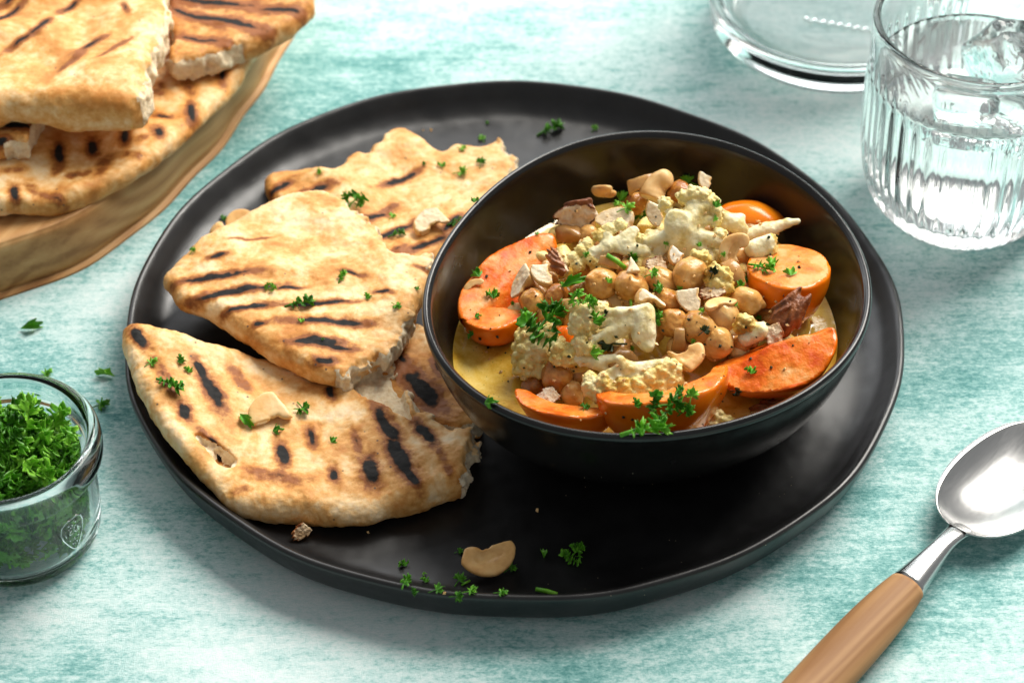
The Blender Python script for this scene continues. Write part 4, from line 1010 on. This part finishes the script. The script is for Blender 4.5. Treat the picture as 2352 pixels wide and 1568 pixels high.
# jar filling: one uncountable mass
r_ = random.Random(9); JV, JF = [], []
for i in range(330):
    kind = r_.choice(('curly', 'curly', 'branch', 'leaf'))
    me = r_.choice(PV[kind]); a = r_.uniform(0, 6.28); z = .008+.033*(i/330)
    rad = .0255*r_.random()**.33
    m4 = Matrix.Translation((rad*math.cos(a), rad*math.sin(a), z)) @ Matrix.Rotation(r_.uniform(0, 6.28), 4, 'Z') @ Matrix.Rotation(r_.uniform(-.9, .9), 4, 'X') @ Matrix.Rotation(r_.uniform(-.9, .9), 4, 'Y') @ Matrix.Scale(r_.uniform(.95, 1.25), 4)
    b = len(JV); vs = [m4 @ q.co for q in me.vertices]
    vs = [Vector((q.x*min(1, .0268/max(1e-6, math.hypot(q.x, q.y))), q.y*min(1, .0268/max(1e-6, math.hypot(q.x, q.y))), max(q.z, .0066))) for q in vs]
    JV += [tuple(q) for q in vs]; JF += [tuple(k+b for k in p.vertices) for p in me.polygons]
tag(link('chopped_parsley', mesh('chopped_parsley', JV, JF, MT['parsley']), Matrix.Translation(JC)), 'mass of bright green curly parsley packed in the glass jar', 'parsley', None, 'stuff')
prn = random.Random(21)
def sprig_obj(kind, m4, label, group, herb=False):
    me = prn.choice(HERB) if herb else prn.choice(PV[kind])
    return tag(link('parsley_sprig' if kind in ('curly', 'branch', 'leaf') else 'parsley_flake', me, m4), label, 'parsley', group)
for i, (x, y, z, a, s) in enumerate([(.004, -.004, .043, 0, 1.3), (.017, .006, .046, .9, 1.4), (-.006, .012, .045, 2, 1.4), (.014, -.012, .043, -.7, 1.3), (-.004, -.016, .043, 3.5, 1.3), (.008, .010, .047, 1.6, 1.5), (.020, .0, .044, .3, 1.2), (-.012, 0, .045, 4, 1.3), (.002, .004, .047, 5, 1.3)]):
    sprig_obj(('curly', 'branch')[i % 2], Matrix.Translation(JC+Vector((x, y, z))) @ Matrix.Rotation(a, 4, 'Z') @ Matrix.Rotation(prn.uniform(-.5, .1), 4, 'Y') @ Matrix.Scale(s, 4), 'curly parsley sprig poking out at the top of the jar', 'parsley sprigs topping the jar')

# sprinkled parsley: dropped onto whatever stands under each spot
bpy.context.view_layer.update()
DG = bpy.context.evaluated_depsgraph_get()
def hit(px, py):
    ok, p, n, i, o, m_ = S.ray_cast(DG, CAM, ray(px, py))
    return (p, n) if ok else (P(px, py), Vector((0, 0, 1)))
PLACE = []
def sprinkle(items, label, group, herb=False):
    for it in items:
        x, y, w, kind, ang = it[:5]; lab = it[5] if len(it) > 5 else None
        p, n = hit(x, y+w*.12)
        n = (n*.6+Vector((0, -.05, .6))).normalized()
        L = {'flake': .0075, 'leaf': .0125, 'curly': .0105, 'stem': .010, 'branch': .0155, 'sliver': .0078}[kind]
        s = w*PXM/L*(1.0 if kind in ('curly', 'branch', 'leaf') else 1.25)
        PLACE.append((kind, put(frame(n, ang), p+n*.0002) @ Matrix.Scale(s, 4), lab or label, None if lab else group, herb))
sprinkle([(1430, 446, 32, 'flake', 60), (1438, 476, 48, 'leaf', 20), (1471, 490, 52, 'curly', 50), (1584, 412, 48, 'leaf', 150), (1648, 467, 24, 'flake', 70), (1094, 627, 28, 'flake', 120), (1135, 673, 28, 'flake', 80), (1235, 537, 12, 'flake', 90), (1414, 598, 42, 'stem', -32), (1450, 583, 44, 'leaf', -30), (1322, 649, 58, 'sliver', 15), (1335, 694, 52, 'curly', -20),
          (1207, 714, 26, 'flake', 170), (1099, 727, 18, 'flake', 20), (1084, 763, 16, 'flake', 140), (1776, 600, 28, 'flake', 60), (1815, 624, 30, 'flake', 90), (1697, 650, 24, 'flake', 110), (1717, 645, 28, 'flake', -40), (1499, 628, 40, 'leaf', 10), (1515, 668, 28, 'flake', -20), (1451, 690, 26, 'stem', 85), (1505, 714, 44, 'leaf', -70), (1517, 738, 32, 'flake', -30),
          (1730, 851, 22, 'flake', 60), (1469, 927, 22, 'flake', 20), (1343, 936, 32, 'leaf', 70), (1376, 731, 32, 'flake', 30), (1371, 809, 32, 'flake', 10), (1130, 924, 30, 'flake', 0), (1640, 500, 18, 'sliver', 70), (1290, 655, 24, 'leaf', 40), (1420, 470, 30, 'leaf', 120), (1560, 660, 22, 'leaf', 10), (1610, 715, 22, 'leaf', 60), (1745, 730, 24, 'leaf', 90), (1345, 585, 24, 'leaf', 20), (1690, 700, 20, 'leaf', 140), (1450, 800, 22, 'leaf', 30), (1590, 780, 20, 'leaf', 0), (1660, 585, 20, 'leaf', 50), (1250, 690, 20, 'leaf', 0), (1530, 560, 20, 'leaf', 80), (1400, 643, 16, 'flake', 50), (1180, 700, 12, 'flake', 0), (1605, 560, 14, 'flake', 80)],
         'small bright green parsley flake scattered on the stew', 'parsley flakes on the stew')
sprinkle([(1245, 742, 98, 'curly', 60, 'large curly parsley sprig on the knobbly cauliflower head by the sauce'), (1751, 612, 66, 'branch', -30, 'leafy parsley sprig at the edge of the thick orange tomato chunk'), (1525, 927, 66, 'curly', 10, 'curly parsley tuft on the shiny front tomato wedge'),
          (1561, 902, 50, 'branch', 75, 'light green upright parsley sprig beside the curly tuft on the front tomato'), (1587, 906, 46, 'leaf', 80, 'light green parsley leaf at the crest of the front tomato wedge'), (1575, 938, 46, 'leaf', 30, 'parsley leaf just below the curly tuft on the front tomato'), (1487, 982, 112, 'branch', 8, 'long parsley sprig lying against the front rim of the bowl')], '', None)
sprinkle([(1409, 781, 72, 'leaf', 170, 'large dark cooked herb leaf lying in the sideways cauliflower floret'), (1615, 758, 36, 'leaf', 40, 'dark herb flake stuck on the pale chickpea'), (1692, 895, 30, 'leaf', 0, 'dark wet herb leaf in the sauce between the two front tomato wedges'), (1640, 622, 36, 'leaf', 60, 'dark herb leaf on the small yellow cauliflower crown'), (1388, 716, 20, 'leaf', 10, 'dark herb bit on the stem of the sideways floret')], '', None, True)
sprinkle([(1105, 373, 40, 'leaf', 80), (1060, 393, 48, 'leaf', 0), (1060, 340, 32, 'leaf', -30), (1018, 379, 20, 'flake', 60), (812, 466, 58, 'curly', 50), (900, 497, 30, 'leaf', 60), (912, 536, 48, 'branch', 25), (1048, 509, 46, 'branch', 15), (1095, 460, 22, 'flake', 60), (975, 378, 12, 'flake', 0)],
         'parsley piece on the flatbread with slanted char bars beside the bowl', 'parsley on the flatbread beside the bowl')
sprinkle([(785, 633, 44, 'branch', 70), (690, 692, 74, 'branch', 15), (620, 662, 26, 'curly', 30), (910, 700, 32, 'leaf', -40), (848, 683, 18, 'flake', 20), (695, 737, 14, 'flake', 60), (958, 662, 14, 'flake', 80), (742, 779, 8, 'flake', 0)], 'parsley piece on the topmost flatbread piece of the plate', 'parsley on the topmost flatbread')
sprinkle([(347, 832, 38, 'leaf', 40), (418, 830, 22, 'flake', 10), (392, 880, 74, 'branch', -30), (437, 850, 18, 'flake', 60), (695, 935, 54, 'leaf', -60), (565, 966, 46, 'sliver', -50), (640, 988, 26, 'flake', 10), (768, 1010, 20, 'flake', 45)], 'parsley piece on the flatbread with the split pocket', 'parsley on the split flatbread')
sprinkle([(1265, 292, 80, 'branch', 28, 'long parsley stem with leaf on the plate behind the bowl'), (1365, 295, 28, 'leaf', 60, 'small parsley leaf on the plate between the bowl and the back rim'), (512, 502, 30, 'leaf', 60, 'parsley leaf beside the cashews behind the topmost flatbread'), (443, 575, 26, 'leaf', 60, 'parsley leaf on the plate by the tip of the topmost flatbread'), (1255, 1358, 38, 'stem', -22, 'bright green cut parsley stem alone on the front of the black plate'), (1318, 1275, 50, 'curly', 60, 'parsley tuft lying apart to one side of the lone cashew on the plate')], '', None)
sprinkle([(1108, 318, 32, 'leaf', 110), (1120, 284, 10, 'flake', 0), (735, 397, 16, 'flake', 0)], 'parsley bit on the plate behind the flatbread pieces', 'parsley behind the flatbreads')
sprinkle([(932, 1335, 46, 'branch', 70), (1003, 1352, 38, 'leaf', 20), (1055, 1330, 42, 'leaf', 60), (1080, 1357, 38, 'leaf', 10), (1050, 1366, 36, 'leaf', 0), (1150, 1360, 32, 'leaf', 0), (1247, 1270, 24, 'sliver', 100), (1055, 1265, 24, 'leaf', 20), (928, 1293, 20, 'flake', 120), (975, 1318, 10, 'flake', 0), (1172, 1304, 36, 'leaf', 35), (955, 1358, 16, 'flake', 10), (1070, 1338, 18, 'stem', 40), (980, 1332, 16, 'flake', 70)],
         'parsley bit strewn around the lone cashew on the black plate', 'parsley around the lone cashew')
sprinkle([(75, 750, 50, 'sliver', 10), (105, 858, 42, 'leaf', 40), (242, 860, 44, 'sliver', 170), (230, 928, 52, 'leaf', 20)], 'parsley leaf fallen on the teal table between jar and plate', 'parsley fallen on the table')
for a in PLACE: sprig_obj(*a)

# nut crumbs and herb specks: too fine to count
crn = random.Random(3)
def grains(name, spots, mat, smin_, smax_, label, cat):
    V, F = [], []
    for (x, y) in spots:
        p, n = hit(x, y); s = crn.uniform(smin_, smax_)
        R = Matrix.Rotation(crn.uniform(0, 6), 4, 'Z') @ Matrix.Rotation(crn.uniform(0, 6), 4, 'X')
        b = len(V)
        for q in ((1, 0, 0), (-.9, .1, 0), (0, .7, .1), (.1, -.8, 0), (0, .1, .6), (0, 0, -.6)):
            V.append(tuple(p+n*s*.3+(R @ Vector(q))*s))
        F += [tuple(b+i for i in t) for t in ((0, 2, 4), (2, 1, 4), (1, 3, 4), (3, 0, 4), (2, 0, 5), (1, 2, 5), (3, 1, 5), (0, 3, 5))]
    me = mesh(name, V, F, mat, None, False)
    tag(link(name, me), label, cat, None, 'stuff')
def inbowl():
    while True:
        a, r = crn.uniform(0, 6.28), math.sqrt(crn.random())
        x, y = 1490+410*r*math.cos(a), 720+270*r*math.sin(a)
        return (x, y)
grains('nut_crumbs', [inbowl() for _ in range(110)]+[(972, 300), (1234, 1173), (1021, 1362), (845, 1330/1.0*0+1203+20), (990, 300)], MT['cashew'], .0003, .0012, 'fine cream nut crumbs sprinkled over the stew', 'crumbs')
grains('herb_specks', [inbowl() for _ in range(75)], MT['herb'], .0003, .0011, 'fine dark herb specks over the stew', 'herbs')
grains('crumb_specks', [(crn.uniform(1250, 1900), crn.uniform(1080, 1380)) for _ in range(36)], MT['crumb'], .0001, .00025, 'tiny pale specks on the black plate', 'crumbs')

# ------------------------------------------------------------------ spoon
J0, J1, J2 = P(2192, 1240, .006), P(2075, 1352, .007), P(1880, 1568, .008)
ax = (J0-J2); ax.z = 0; ax.normalize(); ang = math.atan2(ax.y, ax.x)
spoon = tag(empty('spoon', Matrix.Translation((J0.x, J0.y, 0)) @ Matrix.Rotation(ang, 4, 'Z')), 'steel spoon with a wooden handle lying on the table by the plate', 'spoon')
LB, WB = .066, .0205
def bowl_pt(s, t, under):
    """s 0..1 along the bowl from the neck, t -1..1 across"""
    x = .001+LB*s
    w = WB*math.sqrt(max(0, 1-((s-.52)/.52)**2 if s > .52 else 1-((.52-s)/.52)**2.0))**(.85)*(1+.10*math.sin(math.pi*s)*(.5-s))
    w = max(w, .0034*max(0, 1-s*6))
    dep = .0085*(1-t*t)*max(0, math.sin(math.pi*min(1, max(0, s))))**.7
    zr = .0095+.002*(1-s)**3
    return (x, w*t, zr-dep-(.0011 if under else 0))
ns, ntt = 44, 24; v, f = [], []
for u in (0, 1):
    for i in range(ns+1):
        for j in range(ntt+1): v.append(bowl_pt(i/ns, -1+2*j/ntt, u))
K = (ns+1)*(ntt+1)
for i in range(ns):
    for j in range(ntt):
        a, b, c_, d = i*(ntt+1)+j, (i+1)*(ntt+1)+j, (i+1)*(ntt+1)+j+1, i*(ntt+1)+j+1
        f.append((a, b, c_, d)); f.append((K+d, K+c_, K+b, K+a))
    for j in (0, ntt):
        a, b = i*(ntt+1)+j, (i+1)*(ntt+1)+j; f.append((a, K+a, K+b, b) if j == 0 else (b, K+b, K+a, a))
link('bowl', mesh('spoon_bowl', v, f, MT['metal']), None, spoon)
def loft(sec, seg=32):
    v, f = [], []
    for x, w, h_, z in sec:
        for k in range(seg):
            a = 2*math.pi*k/seg; v.append((x, w*math.cos(a), z+h_*math.sin(a)))
    for i in range(len(sec)-1):
        for k in range(seg):
            j = (k+1) % seg; f.append((i*seg+k, i*seg+j, (i+1)*seg+j, (i+1)*seg+k))
    f.append(tuple(range(seg))[::-1]); b = (len(sec)-1)*seg; f.append(tuple(range(b, b+seg)))
    return v, f
def sm(sec, n=5):
    out = []
    for i in range(len(sec)-1):
        a, b, c_, d = [Vector(sec[max(0, min(len(sec)-1, i+k))]) for k in (-1, 0, 1, 2)]
        for k in range(n):
            t = k/n; out.append(tuple(.5*((2*b)+(c_-a)*t+(2*a-5*b+4*c_-d)*t*t+(3*b-a-3*c_+d)*t**3)))
    out.append(sec[-1]); return out
Ln = (J0-J1).to_2d().length
link('neck', mesh('spoon_neck', *loft(sm([(.0075, .0050, .0006, .0068), (.004, .0047, .0011, .0085), (0, .0040, .0019, .0098), (-.008, .0038, .0026, .0105), (-Ln*.6, .0049, .0036, .0100), (-Ln, .0066, .0048, .0092)])), MT['metal']), None, spoon)
link('handle', mesh('spoon_handle', *loft(sm([(-Ln, .0068, .0050, .0092), (-Ln-.012, .0084, .0060, .0088), (-Ln-.03, .0094, .0066, .0085), (-Ln-.06, .0096, .0068, .0080), (-Ln-.10, .0090, .0065, .0075), (-Ln-.118, .0070, .0052, .0072), (-Ln-.124, .003, .0024, .0072)])), MT['handle']), None, spoon)
